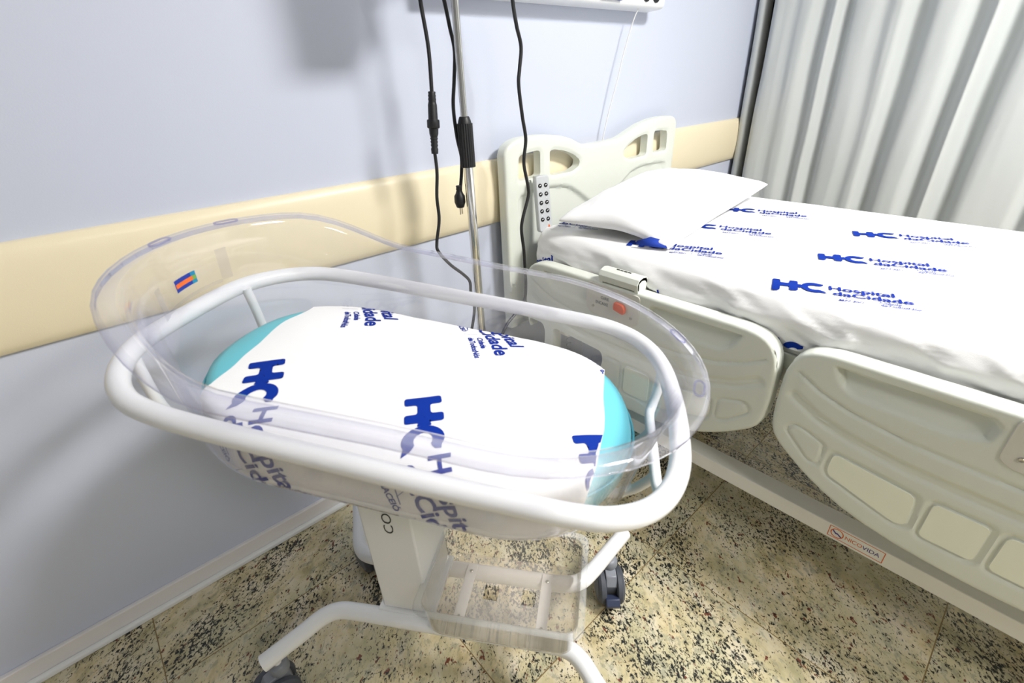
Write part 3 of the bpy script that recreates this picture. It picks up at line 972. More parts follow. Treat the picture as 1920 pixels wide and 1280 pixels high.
def caster(mbc, name, parent, x, y, ang, R=0.05, wid=0.011, gap=0.012, stem=0.15, grey=True):
    """twin wheel swivel caster; ang = heading in the parent's plan"""
    cls = mbc
    ca, sa = math.cos(ang), math.sin(ang)
    fwd = Vector((ca, sa, 0)); ax = Vector((-sa, ca, 0))
    c0 = Vector((x, y, 0))
    off = fwd*(-0.022)
    hubc = c0+off+Vector((0, 0, R))
    body = cls()
    # fork / hood between the wheels
    prof = [(-0.020, 0.010), (0.020, 0.030), (0.026, 0.055), (0.024, 0.092), (0.000, 0.104), (-0.026, 0.098), (-0.040, 0.075), (-0.034, 0.030)]
    body.prism(prof, lambda p, k: c0+off+fwd*(p[0]+0.012)+Vector((0, 0, p[1]))+ax*(gap if k == 0 else -gap))
    body.lathe([(0.019, 0.098), (0.021, 0.104), (0.021, 0.120), (0.017, 0.126), (0.012, 0.128)], c0+Vector((0, 0, 0)), (0, 0, 1), 20)
    bo = body.build(name, M['grey_plastic'], parent, bev=0.002)
    for s in (-1, 1):
        w = cls()
        w.lathe([(R-0.004, 0.0), (R, 0.003), (R, wid-0.002), (R-0.006, wid+0.004), (R-0.014, wid+0.005)], hubc+ax*s*gap, ax*s, 32)
        wo = w.build('wheel', M['grey_rubber'], None); wo.parent = bo
        h = cls()
        h.lathe([(R-0.012, wid), (R-0.014, wid+0.0065), (R-0.030, wid+0.010), (0.001, wid+0.011)], hubc+ax*s*gap, ax*s, 28)
        ho = h.build('hub', M['hub'], None); ho.parent = bo
    br = cls()
    br.prism([(-0.058, 0.030), (-0.034, 0.022), (-0.030, 0.050), (-0.052, 0.060), (-0.064, 0.046)], lambda p, k: c0+off+fwd*p[0]+Vector((0, 0, p[1]))+ax*(0.018 if k == 0 else -0.018))
    b2 = br.build('brake_pedal', M['brake'], None, bev=0.002); b2.parent = bo
    st_ = cls(); st_.lathe([(0.009, 0.120), (0.009, stem)], c0, (0, 0, 1), 16)
    s2 = st_.build('stem', M['white_metal'], None); s2.parent = bo
    return bo
class BMB2(BMB): pass
for x, y, a in ((1.20, -0.36, 1.2), (1.94, -0.36, 0.9), (1.20, -2.15, 1.4), (1.94, -2.15, 1.1)):
    caster(BMB, 'caster', bed, x, y, a, 0.062, 0.013, 0.014, 0.198)
# hook bracket at the headboard's near edge
BMB().tube(catmull([(1.046, -0.10, 0.675), (1.040, -0.10, 0.660), (1.040, -0.10, 0.610), (1.050, -0.10, 0.600), (1.055, -0.10, 0.612)], 5), 0.0045, 10).box((1.040, -0.105, 0.585), (1.062, -0.088, 0.60)).build('drip_hook', M['plastic'], bed)

# ================================================================== MATTRESS, SHEET, PILLOW
mx = MB()
def round_box(mb, x0, x1, y0, y1, z0, z1, r):
    poly = rounded([(x0, y0), (x1, y0), (x1, y1), (x0, y1)], r*1.6, 6)
    cx, cy = (x0+x1)/2, (y0+y1)/2
    prof = [(r, z0), (r*0.3, z0+r*0.3), (0, z0+r), (0, z1-r), (r*0.3, z1-r*0.3), (r, z1)]
    V = []; n = len(poly)
    for ins, z in prof:
        for px, py in poly:
            V.append((px-ins*np.sign(px-cx), py-ins*np.sign(py-cy), z))
    F = [(i*n+j, i*n+(j+1) % n, (i+1)*n+(j+1) % n, (i+1)*n+j) for i in range(len(prof)-1) for j in range(n)]
    F += [tuple(range(n))[::-1], tuple((len(prof)-1)*n+j for j in range(n))]
    mb.add(V, F)
round_box(mx, 1.150, 2.015, -2.14, -0.145, 0.674, 0.792, 0.02)
tag(mx.build('mattress', M['matt'], ang=0.7), 'long blue covered mattress hidden under the printed sheet, lying on the bed', 'mattress')

XE, ZT, RR = 1.164, 0.800, 0.045
def side_wr(s, a):
    """diagonal pulls in the hanging side of the sheet"""
    k = max(0.0, min(1.0, (-a-0.028)/0.06))
    w = 0.0
    u = s*3.4+a*5.0
    w += 0.012*max(0, fbm(u*1.6, a*10-s*2, 2.3))
    w += 0.010*abs(fbm(s*5.5+a*16, a*5-s*1.5, 7.7))
    w += 0.005*fbm(s*18+a*40, a*20, 3.1)
    w += 0.007*(1-abs(fbm(s*4.2+a*9, a*7-s*2.2, 11.3))*2.2)**3 if abs(fbm(s*4.2+a*9, a*7-s*2.2, 11.3)) < 0.45 else 0
    return min(w*k*1.3, 0.017)
def sheet_pt(s, a):
    # a>0: on top, distance from the edge; a<0: down the side. far edge falls too
    W = 0.863
    y = -s
    if a > W:
        b = a-W
        q = min(b/RR, PI/2) if b < RR*PI/2 else PI/2
        xx = XE+W+RR*math.sin(q); zz = ZT-RR*(1-math.cos(q))-max(0, b-RR*PI/2)
        return (xx, y, zz)
    if a >= 0:
        top = 0.0035*fbm(s*3.2, a*3.2, 0.5)+0.0022*abs(fbm(s*7+a*5, a*8, 5.5))
        top *= min(1, a/0.08+0.3)
        return (XE+a, y, ZT+top)
    b = -a
    th = b/RR
    if th < PI/2:
        n_x, n_z = -math.sin(th), math.cos(th)
        wr = side_wr(s, a)
        return (XE+n_x*RR+n_x*wr, y, ZT-RR+n_z*RR+n_z*wr*0.3)
    d = b-RR*PI/2
    wr = side_wr(s, a)
    # the side leans out a little towards the bottom and is tucked back under
    lean = 0.010*math.sin(min(1, d/0.10)*PI/2)
    return (XE-RR-wr, y, ZT-RR-d)
def head_fall(p, s):
    return p
ss = list(np.arange(0.128, 2.16, 0.011)); aa = [-0.150+0.0068*i for i in range(30)]+list(np.arange(0.055, 0.87, 0.02))+[0.875, 0.89, 0.91, 0.93, 0.97, 1.01]
def sheet_fn(s, a):
    x, y, z = sheet_pt(max(s, 0.15), a)
    if s < 0.15:   # falls over the head end
        z -= 0.0 if s > 0.139 else 0.004
        if s < 0.135:
            z = min(z, 0.80)-0.012
    # rounded corner at the head end
    if a < 0.0 and s < 0.22:
        t = (0.22-s)/0.07
        x += 0.018*t*t if t > 0 else 0
    # ragged hem: gather the very bottom inwards
    return (x, y, z)
SH = Surf(ss, aa, sheet_fn)
mb = MB(); SH.into(mb, 0)
# head end drop
n0 = len(mb.v)
edge = [Vector(SH.P[0, j]) for j in range(len(aa))]
mb.v += [e+Vector((0, 0.004, -0.05)) for e in edge]
for j in range(len(aa)-1):
    mb.f.append([j, j+1, n0+j+1, n0+j]); mb.m.append(0)
# (x across, distance from the wall) of each printed logo; text runs towards the foot end
for x, s in ((1.138, 0.926), (1.408, 0.935), (1.693, 0.935), (1.180, 0.480), (1.454, 0.500), (1.740, 0.500), (1.190, 0.035), (1.105, 1.375), (1.37, 1.39), (1.65, 1.39), (1.33, 1.84), (1.61, 1.84)):
    stamp(mb, SH, LOGO, (s, x-XE), (0.932, 0.361), (-0.361, 0.932), 0.0021)
stamp(mb, SH, LOGO, (0.925, -0.185), (1, 0), (0, 1), 0.0012)
for a, s in ((-0.225, 0.030), (-0.232, 0.445)):
    stamp(mb, SH, LOGO, (s, a), (0.932, 0.361), (-0.361, 0.932), 0.0012)
sh = mb.build('bed_sheet', [M['cloth'], M['ink'], M['ink_thin']], ang=1.2)
tag(sh, 'white bed sheet printed with rows of blue hospital logos, stretched over the mattress', 'sheet')

def pillow():
    # corners on the sheet plane: near-head, near-foot, far-foot, far-head
    A, B, C_, D = Vector((1.112, -0.250, 0)), Vector((1.198, -0.612, 0)), Vector((2.005, -0.550, 0)), Vector((1.88, -0.118, 0))
    n = 36
    def side(sgn):
        G = []
        for i in range(n+1):
            row = []
            for j in range(n+1):
                u, v = i/n, j/n     # u along the long side, v from head to foot
                p = A*(1-u)*(1-v)+D*u*(1-v)+C_*u*v+B*(1-u)*v
                eu, ev = 4*u*(1-u), 4*v*(1-v)
                # edges pull in between the corners
                mid = (A+B+C_+D)/4
                pull = 0.085*(eu*(1-ev)**2*0.8+ev*(1-eu)**2)
                p = p+(mid-p)*pull*1.1
                h = max(eu, 0)**0.45*max(ev, 0)**0.36
                cr_ = max(abs(2*u-1), abs(2*v-1))
                tipl = (abs(2*u-1)*abs(2*v-1))**3
                zc = 0.834+0.026*(1-v)+0.038*u-0.010*(1-eu*ev)+0.012*(1-u)*ev
                # near-foot tip drops on the sheet, head side rises against the headboard
                zc += -0.022*(1-u)*v*(abs(2*u-1)*abs(2*v-1))
                wr = 0.007*fbm(u*7, v*5, sgn*3)*h+0.008*abs(fbm(u*3+v*6, v*12, 9))*(1-ev*0.7)*min(1, 6*h)
                if sgn > 0:
                    z = zc+0.062*h+wr
                else:
                    z = max(zc-0.05*h, 0.8085+0.002*ev)
                row.append(Vector((p.x, p.y, z)))
            G.append(row)
        return G
    T, Bm = side(1), side(-1)
    mb = MB()
    k = n+1
    for i in range(k):
        for j in range(k):
            if i in (0, n) or j in (0, n):
                c_ = (T[i][j]+Bm[i][j])/2
                T[i][j] = c_; Bm[i][j] = c_.copy()
    V = [p for r in T for p in r]+[p for r in Bm for p in r]
    F = [(i*k+j, (i+1)*k+j, (i+1)*k+j+1, i*k+j+1) for i in range(n) for j in range(n)]
    F += [(k*k+i*k+j, k*k+i*k+j+1, k*k+(i+1)*k+j+1, k*k+(i+1)*k+j) for i in range(n) for j in range(n)]
    mb.add(V, F)
    bm = bmesh.new()
    o = mb.build('pillow', M['pillow'], ang=2.0)
    bm.from_mesh(o.data); bmesh.ops.remove_doubles(bm, verts=bm.verts, dist=0.0002); bmesh.ops.recalc_face_normals(bm, faces=bm.faces); bm.to_mesh(o.data); bm.free()
    ss_ = o.modifiers.new('smooth', 'SUBSURF'); ss_.levels = 1; ss_.render_levels = 1
    # pillowcase opening flap with blue lining under the near corner
    f = MB()
    pts = [(1.180, -0.515, 0.812), (1.184, -0.54, 0.812), (1.190, -0.560, 0.812), (1.206, -0.604, 0.812), (1.224, -0.580, 0.826), (1.202, -0.548, 0.836), (1.194, -0.540, 0.832), (1.184, -0.515, 0.822)]
    f.add([Vector(p) for p in pts], [(0, 1, 6, 7), (1, 2, 5, 6), (2, 3, 4, 5)])
    fo = f.build('pillow_lining', M['blue_cloth'], o)
    sd = fo.modifiers.new('cloth', 'SOLIDIFY'); sd.thickness = 0.0015
    fo['label'] = 'dark blue lining showing at the open corner'
    return tag(o, 'plump white pillow lying at the head of the bed against the headboard', 'pillow')
pillow()

# ================================================================== REMOTE HANDSET
def remote():
    t = empty('bed_remote', (1.180, -0.114, 0.876))
    tag(t, 'grey ten button bed remote hanging on the front of the headboard', 'remote control')
    ca, sa = math.cos(0.03), math.sin(0.03)
    R_ = Matrix.Rotation(-0.10, 4, 'X') @ Matrix.Rotation(-0.30, 4, 'Z')
    def L(x, y, z): return R_ @ Vector((x, y, z))
    b = MB()
    b.prism(rounded([(-0.026, -0.094), (0.026, -0.094), (0.026, 0.094), (-0.026, 0.094)], 0.012, 6), lambda p, k: L(p[0], -0.030 if k == 0 else -0.006, p[1]))
    b.build('handset', M['remote'], t, bev=0.004)
    for r_ in range(5):
        for c_ in (-1, 1):
            z = 0.062-r_*0.028; x = c_*0.0108
            d = MB(); d.lathe([(0.0001, 0.0), (0.0066, 0.0), (0.0072, 0.0012)], L(x, -0.0316, z), R_.to_3x3() @ Vector((0, 1, 0)), 20)
            bo = d.build('button', M['black_in'], t)
            a = MB(); a.add([L(x-0.0035, -0.0320, z-0.001), L(x+0.0035, -0.0320, z+0.001), L(x+0.0020, -0.0320, z+0.0034), L(x-0.0030, -0.0320, z+0.0012)], [(0, 1, 2, 3)])
            a.add([L(x-0.0010, -0.0304, z-0.0125), L(x+0.0010, -0.0304, z-0.0125), L(x+0.0010, -0.0304, z-0.0145), L(x-0.0010, -0.0304, z-0.0145)], [(0, 1, 2, 3)])
            ao = a.build('arrow_mark', M['remote'] if False else M['white_pl'], None, smooth=False); ao.parent = bo
    g = MB(); g.add([L(0.008, -0.0304, -0.078), L(0.016, -0.0304, -0.078), L(0.014, -0.0304, -0.070), L(0.010, -0.0304, -0.070)], [(0, 1, 2, 3)])
    g.build('orange_mark', M['orange_ink'], t, smooth=False)
    k = MB(); k.tube([L(-0.004, -0.018, 0.072), L(0.0, -0.018, 0.072)], 0.001, 6); 
    h = MB(); h.tube(catmull([L(-0.012, -0.005, 0.060), L(-0.012, 0.004, 0.085), L(-0.012, 0.012, 0.088), L(-0.012, 0.014, 0.07)], 5), 0.0025, 8)
    h.build('hanging_hook', M['steel'], t)
    cd = MB()
    base = L(0, -0.018, -0.094)
    pts = [base, base+Vector((0.002, 0, -0.015)), base+Vector((0.006, -0.002, -0.05)), base+Vector((0.004, -0.004, -0.075)), base+Vector((-0.010, -0.006, -0.090)), base+Vector((-0.014, -0.008, -0.106)), base+Vector((0.0, -0.008, -0.118)), base+Vector((0.006, 0.0, -0.16))]
    cd.tube(catmull(pts, 6), 0.0032, 10)
    cd.lathe([(0.0065, 0), (0.0055, -0.014), (0.0038, -0.020)], base+Vector((0, 0, 0.002)), (0, 0, 1), 14)
    cd.build('cord', M['cord_white'], t)
    return t
remote()

# coiled handset cable seen through the rail window
def coil():
    pts = []
    for i in range(220):
        t = i/219
        a = t*2*PI*14
        pts.append((1.195+0.009*math.cos(a), -0.235+0.009*math.sin(a)-0.01*t, 0.60-0.30*t))
    o = MB().tube(pts, 0.0022, 6).build('coiled_cable', M['steel_dark'])
    return tag(o, 'grey coiled cable hanging under the bed, seen through the rail window', 'cable')
coil()

# ================================================================== WALL CONSOLE
con = empty('wall_console', (1.30, 0, 1.56))
tag(con, 'white wall console with a rounded end and two black sockets, above the headboard', 'wall console')
cprof = rounded([(0.0, -0.100), (-0.086, -0.096), (-0.092, 0.09), (0.0, 0.10)], 0.018, 5)
b = MB()
xa, xb = -0.46, 0.590
V = []; n = len(cprof)
stations = [(xa, 1.0), (xb-0.03, 1.0), (xb-0.012, 0.96), (xb-0.003, 0.86), (xb, 0.70)]
for xx, s_ in stations:
    V += [(xx, p[0]*s_, p[1]*(0.25+0.75*s_) if s_ < 1 else p[1]) for p in cprof]
F = [(i*n+j, i*n+(j+1) % n, (i+1)*n+(j+1) % n, (i+1)*n+j) for i in range(len(stations)-1) for j in range(n)]+[tuple(range(n))[::-1], tuple((len(stations)-1)*n+j for j in range(n))]
b.add(V, F)
b.build('body', M['white_pl'], con, ang=0.5)
for xx in (0.455, 0.515):
    MB().prism([(xx+0.019*math.cos(a), -0.062+0.017*math.sin(a)) for a in [2*PI*i/24 for i in range(24)]], lambda p, k: Vector((p[0], -0.0905 if k == 0 else -0.080, p[1]))).build('socket', M['black_in'], con)
MB().box((0.20, -0.0945, -0.083), (0.305, -0.085, 0.02)).build('label_strip', M['blue_ink'], con, smooth=False)
for o in con.children:
    if o.name.startswith('label_strip'):
        o['label'] = 'blue label strip on the console front'

# ================================================================== CORDS
def cord(name, pts, r, m, label, n=10):
    o = MB().tube(catmull(pts, 10), r, n).build(name, m)
    return tag(o, label, 'cable')
# white pull cord
wc = cord('thin_cord', [(1.758, -0.085, 1.50), (1.738, -0.055, 1.44), (1.700, -0.045, 1.33), (1.668, -0.045, 1.238), (1.634, -0.036, 1.12), (1.612, -0.032, 1.032), (1.600, -0.031, 1.000)], 0.0022, M['cord_white'], 'thin white cord hanging from the wall console down behind the headboard')

# infusion pump above on the pole: holds the mains leads
PX, PY = 0.800, -0.225
def cable_with_connector():
    t = empty('power_cable', (0.715, -0.205, 1.2))
    tag(t, 'black power cable with a coupled plug connector, left of the chrome pole', 'cable')
    inv = Matrix.Translation((-0.715, 0.205, -1.2))
    P = lambda *p: inv @ Vector(p)
    MB().tube(catmull([P(0.735, -0.19, 1.60), P(0.722, -0.20, 1.50), P(0.723, -0.20, 1.42), P(0.731, -0.20, 1.328), P(0.727, -0.20, 1.236)], 8), 0.0048, 10).build('upper_lead', M['black'], t)
    c_ = MB()
    top = Vector((0.727, -0.20, 1.238)); bot = Vector((0.716, -0.20, 1.098))
    ax = (bot-top).normalized()
    o0 = inv @ top
    # ribbed relief, body, collar, body, ribbed relief
    L_ = (bot-top).length
    c_.lathe([(0.008, 0), (0.0095, 0.002), (0.0085, 0.006), (0.0098, 0.009), (0.0088, 0.013), (0.0100, 0.017), (0.0090, 0.021), (0.0102, 0.026), (0.0112, 0.030), (0.0118, 0.060), (0.0122, 0.062)], o0, ax, 18)
    c_.lathe([(0.0152, 0.062), (0.0158, 0.066), (0.0158, 0.080), (0.0140, 0.082)], o0, ax, 18)
    c_.build('coupler', M['black'], t, ang=0.9)
    d_ = MB()
    d_.lathe([(0.0118, 0.082), (0.0112, 0.095), (0.0085, 0.103), (0.0100, 0.105), (0.0080, 0.110), (0.0096, 0.113), (0.0078, 0.118), (0.0094, 0.121), (0.0076, 0.126), (0.0092, 0.130), (0.0085, L_+0.001)], o0, ax, 18)
    d_.build('plug_end', M['black'], t, ang=0.9)
    MB().tube(catmull([P(0.716, -0.20, 1.100), P(0.716, -0.20, 1.05), P(0.707, -0.20, 0.99), P(0.706, -0.20, 0.93), P(0.690, -0.20, 0.87), P(0.689, -0.205, 0.845), P(0.72, -0.21, 0.80), P(0.757, -0.215, 0.762), P(0.775, -0.22, 0.735), P(0.772, -0.225, 0.70), P(0.775, -0.23, 0.64), P(0.74, -0.22, 0.50), P(0.68, -0.22, 0.3), P(0.66, -0.20, 0.1), P(0.70, -0.10, 0.006), P(0.80, -0.05, 0.006)], 8), 0.0045, 10).build('lower_lead', M['black'], t)
cable_with_connector()
def cable_with_plug():
    t = empty('power_cable', (0.79, -0.2, 1.2))
    tag(t, 'black power cable ending in a loose two pin plug that dangles beside the pole grip', 'cable')
    inv = Matrix.Translation((-0.79, 0.2, -1.2))
    P = lambda *p: inv @ Vector(p)
    MB().tube(catmull([P(0.778, -0.19, 1.60), P(0.775, -0.20, 1.48), P(0.789, -0.20, 1.42), P(0.798, -0.20, 1.37), P(0.806, -0.20, 1.322), P(0.797, -0.20, 1.26), P(0.787, -0.20, 1.20), P(0.790, -0.20, 1.13), P(0.800, -0.198, 1.08), P(0.796, -0.198, 1.04), P(0.786, -0.20, 1.000), P(0.781, -0.20, 0.985)], 8), 0.0048, 10).build('lead', M['black'], t)
    b = MB()
    o0 = P(0.782, -0.20, 1.030)
    pp = MB()
    pp.lathe([(0.0075, 0.022), (0.0086, 0.024), (0.0075, 0.028), (0.0088, 0.031), (0.0078, 0.035), (0.0090, 0.038), (0.0100, 0.042), (0.0150, 0.050), (0.0155, 0.066), (0.0105, 0.080), (0.0090, 0.081)], o0, (-0.02, 0, -1), 16)
    po = pp.build('plug', M['black'], t, ang=0.9)
    for dx in (-0.0045, 0.0050):
        q = MB().tube([o0+Vector((dx, 0.002 if dx > 0 else -0.002, -0.078)), o0+Vector((dx, 0.002 if dx > 0 else -0.002, -0.100))], 0.0019, 8).build('pin', M['brass'], None)
        q.parent = po
cable_with_plug()
cord('power_cable', [(0.770, -0.27, 1.60), (0.83, -0.26, 1.585), (0.92, -0.22, 1.60), (0.985, -0.19, 1.57), (1.010, -0.185, 1.50), (1.018, -0.185, 1.43), (1.024, -0.19, 1.38), (1.038, -0.19, 1.333), (1.030, -0.19, 1.28), (1.025, -0.19, 1.241), (1.036, -0.19, 1.16), (1.047, -0.19, 1.10), (1.038, -0.19, 1.05), (1.038, -0.19, 1.020), (1.052, -0.19, 0.96), (1.051, -0.19, 0.93), (1.026, -0.19, 0.87), (1.018, -0.19, 0.83), (1.026, -0.19, 0.76), (1.028, -0.19, 0.70), (1.030, -0.19, 0.64), (1.018, -0.192, 0.585), (0.97, -0.195, 0.55), (0.92, -0.20, 0.52), (0.86, -0.20, 0.42), (0.84, -0.15, 0.2), (0.86, -0.07, 0.03), (0.93, -0.05, 0.008), (1.02, -0.06, 0.008)], 0.0052, M['black'], 'thick black cable hanging in front of the left edge of the headboard')

# ================================================================== IV POLE
iv = empty('drip_stand', (PX, PY, 0))
tag(iv, 'chrome telescopic drip stand with a ribbed black grip, standing between bassinet and wall', 'drip stand')
MB().lathe([(0.0128, 0.13), (0.0128, 1.075)], (0, 0, 0), n=24).build('lower_tube', M['chrome'], iv)
MB().lathe([(0.0090, 1.05), (0.0090, 1.95)], (0, 0, 0), n=24).build('upper_tube', M['chrome'], iv)
g = MB(); prof = [(0.0150, 1.060), (0.0190, 1.062)]
V = []; n = 40
for z in (1.056, 1.162):
    for j in range(n):
        r = 0.0202 if j % 2 else 0.0186
        V.append((r*math.cos(2*PI*j/n), r*math.sin(2*PI*j/n), z))
g.add(V, [(j, (j+1) % n, n+(j+1) % n, n+j) for j in range(n)]+[tuple(range(n))[::-1], tuple(range(n, 2*n))])
g.lathe([(0.018, 1.160), (0.0165, 1.168), (0.0135, 1.176), (0.0120, 1.178)], (0, 0, 0), n=24)
g.build('grip', M['black'], iv, ang=0.25)
hk = MB()
for a in (0.4, 0.4+PI):
    d = Vector((math.cos(a), math.sin(a), 0))
    hk.tube(catmull([Vector((0, 0, 1.95)), d*0.05+Vector((0, 0, 1.97)), d*0.11+Vector((0, 0, 1.96)), d*0.13+Vector((0, 0, 1.99))], 6), 0.004, 8)
hk.build('bag_hooks', M['chrome'], iv)
MB().lathe([(0.0300, 0.09), (0.032, 0.10), (0.030, 0.135), (0.016, 0.15)], (0, 0, 0), n=24).build('hub', M['grey_plastic'], iv)
for k in range(5):
    a = 2*PI*k/5+0.55
    d = Vector((math.cos(a), math.sin(a), 0))
    lg = MB().tube([d*0.015+Vector((0, 0, 0.115)), d*0.12+Vector((0, 0, 0.095)), d*0.21+Vector((0, 0, 0.072))], 0.011, 12).build('leg', M['chrome'], iv)
    w = MB().lathe([(0.018, -0.010), (0.022, -0.007), (0.022, 0.007), (0.018, 0.010)], d*0.205+Vector((0, 0, 0.022)), d.cross(Vector((0, 0, 1))), 20)
    w.lathe([(0.008, 0.040), (0.008, 0.066)], d*0.205, (0, 0, 1), 12)
    wo = w.build('caster', M['black'], None); wo.parent = lg
# infusion pump clamped higher up on the pole
pu = empty('infusion_pump', (PX-0.090, PY-0.05, 1.62))
tag(pu, 'pale infusion pump clamped high on the chrome drip stand', 'infusion pump')
MB().box((-0.075, -0.075, -0.135), (0.075, 0.035, 0.13)).build('body', M['white_pl'], pu, bev=0.015)
MB().box((-0.05, -0.078, 0.02), (0.05, -0.074, 0.09)).build('screen', M['black_in'], pu, smooth=False)
MB().box((0.070, 0.02, -0.02), (0.098, 0.075, 0.02)).build('clamp', M['black'], pu, bev=0.003)

# ================================================================== BASSINET TROLLEY
PH, TH = -0.9168, 0.1635
C0 = Vector((0.3345, -0.6677, 0.8463))
Rz = Matrix.Rotation(PH, 4, 'Z')
TRO = Matrix.Translation((C0.x, C0.y, 0)) @ Rz                 # trolley frame: x along the tub, y across, z up
TILT = Matrix.Translation((0, 0, C0.z)) @ Matrix.Rotation(TH, 4, 'Y')
TUB = TRO @ TILT                                                # tilted tub frame
trolley = empty('bassinet_trolley', mtx=TRO)
tag(trolley, 'white tubular steel bassinet trolley on grey casters holding the clear tub', 'bassinet trolley')
tl = lambda U, V, w: TILT @ Vector((U, V, w))
# hoop around the tub
half = [(-0.425, 0.0), (-0.424, 0.06), (-0.418, 0.115), (-0.400, 0.163), (-0.366, 0.208), (-0.322, 0.238), (-0.27, 0.250), (-0.2, 0.255), (-0.1, 0.257), (0.0, 0.258), (0.1, 0.260), (0.2, 0.259), (0.28, 0.257), (0.33, 0.248), (0.375, 0.222), (0.406, 0.18), (0.424, 0.125), (0.431, 0.06), (0.433, 0.0)]
hoop_pts = [(u_, v_, 0) for u_, v_ in half]+[(u_, -v_, 0) for u_, v_ in half[-2:0:-1]]
hoop = catmull(hoop_pts, 5, closed=True)
MB().tube([tl(p.x, p.y, 0) for p in hoop], 0.0150, 18, closed=True).build('top_hoop', M['white_metal'], trolley)
def support_loop(P):
    return MB().tube(catmull([tl(*p) for p in P], 6), 0.0090, 14).build('support_loop', M['white_metal'], trolley)
support_loop([(0.426, -0.125, 0.0), (0.428, -0.120, -0.045), (0.424, -0.105, -0.080), (0.420, -0.08, -0.090), (0.420, 0.0, -0.090), (0.420, 0.09, -0.090), (0.424, 0.115, -0.080), (0.428, 0.13, -0.045), (0.424, 0.14, 0.0)])
support_loop([(-0.412, -0.140, 0.0), (-0.402, -0.142, -0.045), (-0.385, -0.142, -0.10), (-0.368, -0.130, -0.145), (-0.360, -0.10, -0.155), (-0.360, 0.10, -0.155), (-0.368, 0.125, -0.145), (-0.385, 0.125, -0.10), (-0.395, 0.120, -0.045), (-0.404, 0.115, 0.0)])
for sy_ in (-0.055, 0.055):
    MB().tube(catmull([tl(-0.358, sy_, -0.156), tl(0.0, sy_, -0.156), tl(0.33, sy_, -0.156), tl(0.385, sy_, -0.142), tl(0.412, sy_, -0.112), tl(0.420, sy_, -0.092)], 6), 0.0085, 12).build('tub_bearer', M['white_metal'], trolley)
MB().box((-0.165, -0.065, -0.176), (0.04, 0.095, -0.1655), mat4=TILT).build('tilt_plate', M['white_metal'], trolley, bev=0.002)
# pillar
c0, c1, d0, d1 = -0.155, -0.045, -0.060, 0.085
pb = MB().box((c0, d0, 0.205), (c1, d1, 0.684)).build('pillar', M['white_metal'], trolley, bev=0.004)
MB().box((c0-0.012, d0-0.008, 0.196), (c1+0.012, d1+0.008, 0.2045)).build('pillar_foot', M['white_metal'], trolley, bev=0.002)
tx = MB(); V, F = text_fit('COLO', 0, 0, 0.110, 0.020, -0.004)
# reads from the bottom upwards
tx.add([Vector((-0.086-y, d0-0.0008, 0.462+x)) for x, y in V], F)
t_ = tx.build('lettering', M['dark_ink'], None, smooth=False); t_.parent = pb
# base tubes
def base_tube(s):
    y0 = 0.072 if s > 0 else -0.070
    L_ = [(0.395, 0.200, 0.148), (0.347, 0.114, 0.163), (0.312, 0.050, 0.176), (0.286, 0.016, 0.181), (0.250, 0.002, 0.182), (0.15, 0, 0.182)] if s > 0 else [(0.392, 0.126, 0.150), (0.335, 0.062, 0.166), (0.298, 0.022, 0.178), (0.266, 0.004, 0.181), (0.22, 0, 0.182), (0.1, 0, 0.182)]
    P = [(-u, y0+v*s, z) for u, v, z in L_]+[(u, y0+v*s, z) for u, v, z in L_[::-1]]
    return MB().tube(catmull(P, 6), 0.0190, 20).build('base_tube', M['white_metal'], trolley)
base_tube(1); base_tube(-1)
for x in (0.022, 0.208):
    cbm = MB().box((x-0.0125, -0.078, 0.2015), (x+0.0125, 0.078, 0.2045)).build('crossbar', M['white_metal'], trolley, bev=0.0008)
    for y in (-0.055, 0.058):
        s_ = MB().lathe([(0.0042, 0.0), (0.0042, 0.0012), (0.0028, 0.002), (0.0001, 0.0012)], (x, y, 0.2045), (0, 0, 1), 14).build('screw', M['steel'], None); s_.parent = cbm
for x, y, a in ((-0.375, -0.178, 0.9), (-0.350, 0.190, 2.5), (0.358, 0.205, 1.75), (0.372, -0.175, -0.7)):
    caster(MB, 'caster', trolley, x, y, a, 0.048, 0.015, 0.014, 0.145)

# ---- clear tub
CC, CU = 0.162, 0.010
def stad(R, n_arc=26, n_side=16):
    out = []
    for i in range(n_arc+1):
        t = -PI/2+PI*i/n_arc
        out.append((CU+CC+R*math.cos(t), R*math.sin(t)))
    for i in range(1, n_side):
        out.append((CU+CC-2*CC*i/n_side, R))
    for i in range(n_arc+1):
        t = PI/2+PI*i/n_arc
        out.append((CU-CC+R*math.cos(t), R*math.sin(t)))
    for i in range(1, n_side):
        out.append((CU-CC+2*CC*i/n_side, -R))
    return out
def head_raise(U):
    t = min(max((-U-0.14)/0.22, 0), 1)
    return 0.056*t*t*(3-2*t)
def tub_mesh(prof, closed_bottom=True):
    V = []; n = None
    for R, w, k in prof:
        P = stad(max(R, 0.0005)); n = len(P)
        for U, v in P:
            V.append((U, v*(1+0.055*min(max((0.05-U)/0.4, 0), 1)*min(1, max(0, (w+0.03)/0.1))), w+k*head_raise(U)))
    F = []
    for i in range(len(prof)-1):
        for j in range(n):
            j2 = (j+1) % n
            F.append((i*n+j, i*n+j2, (i+1)*n+j2, (i+1)*n+j))
    return V, F
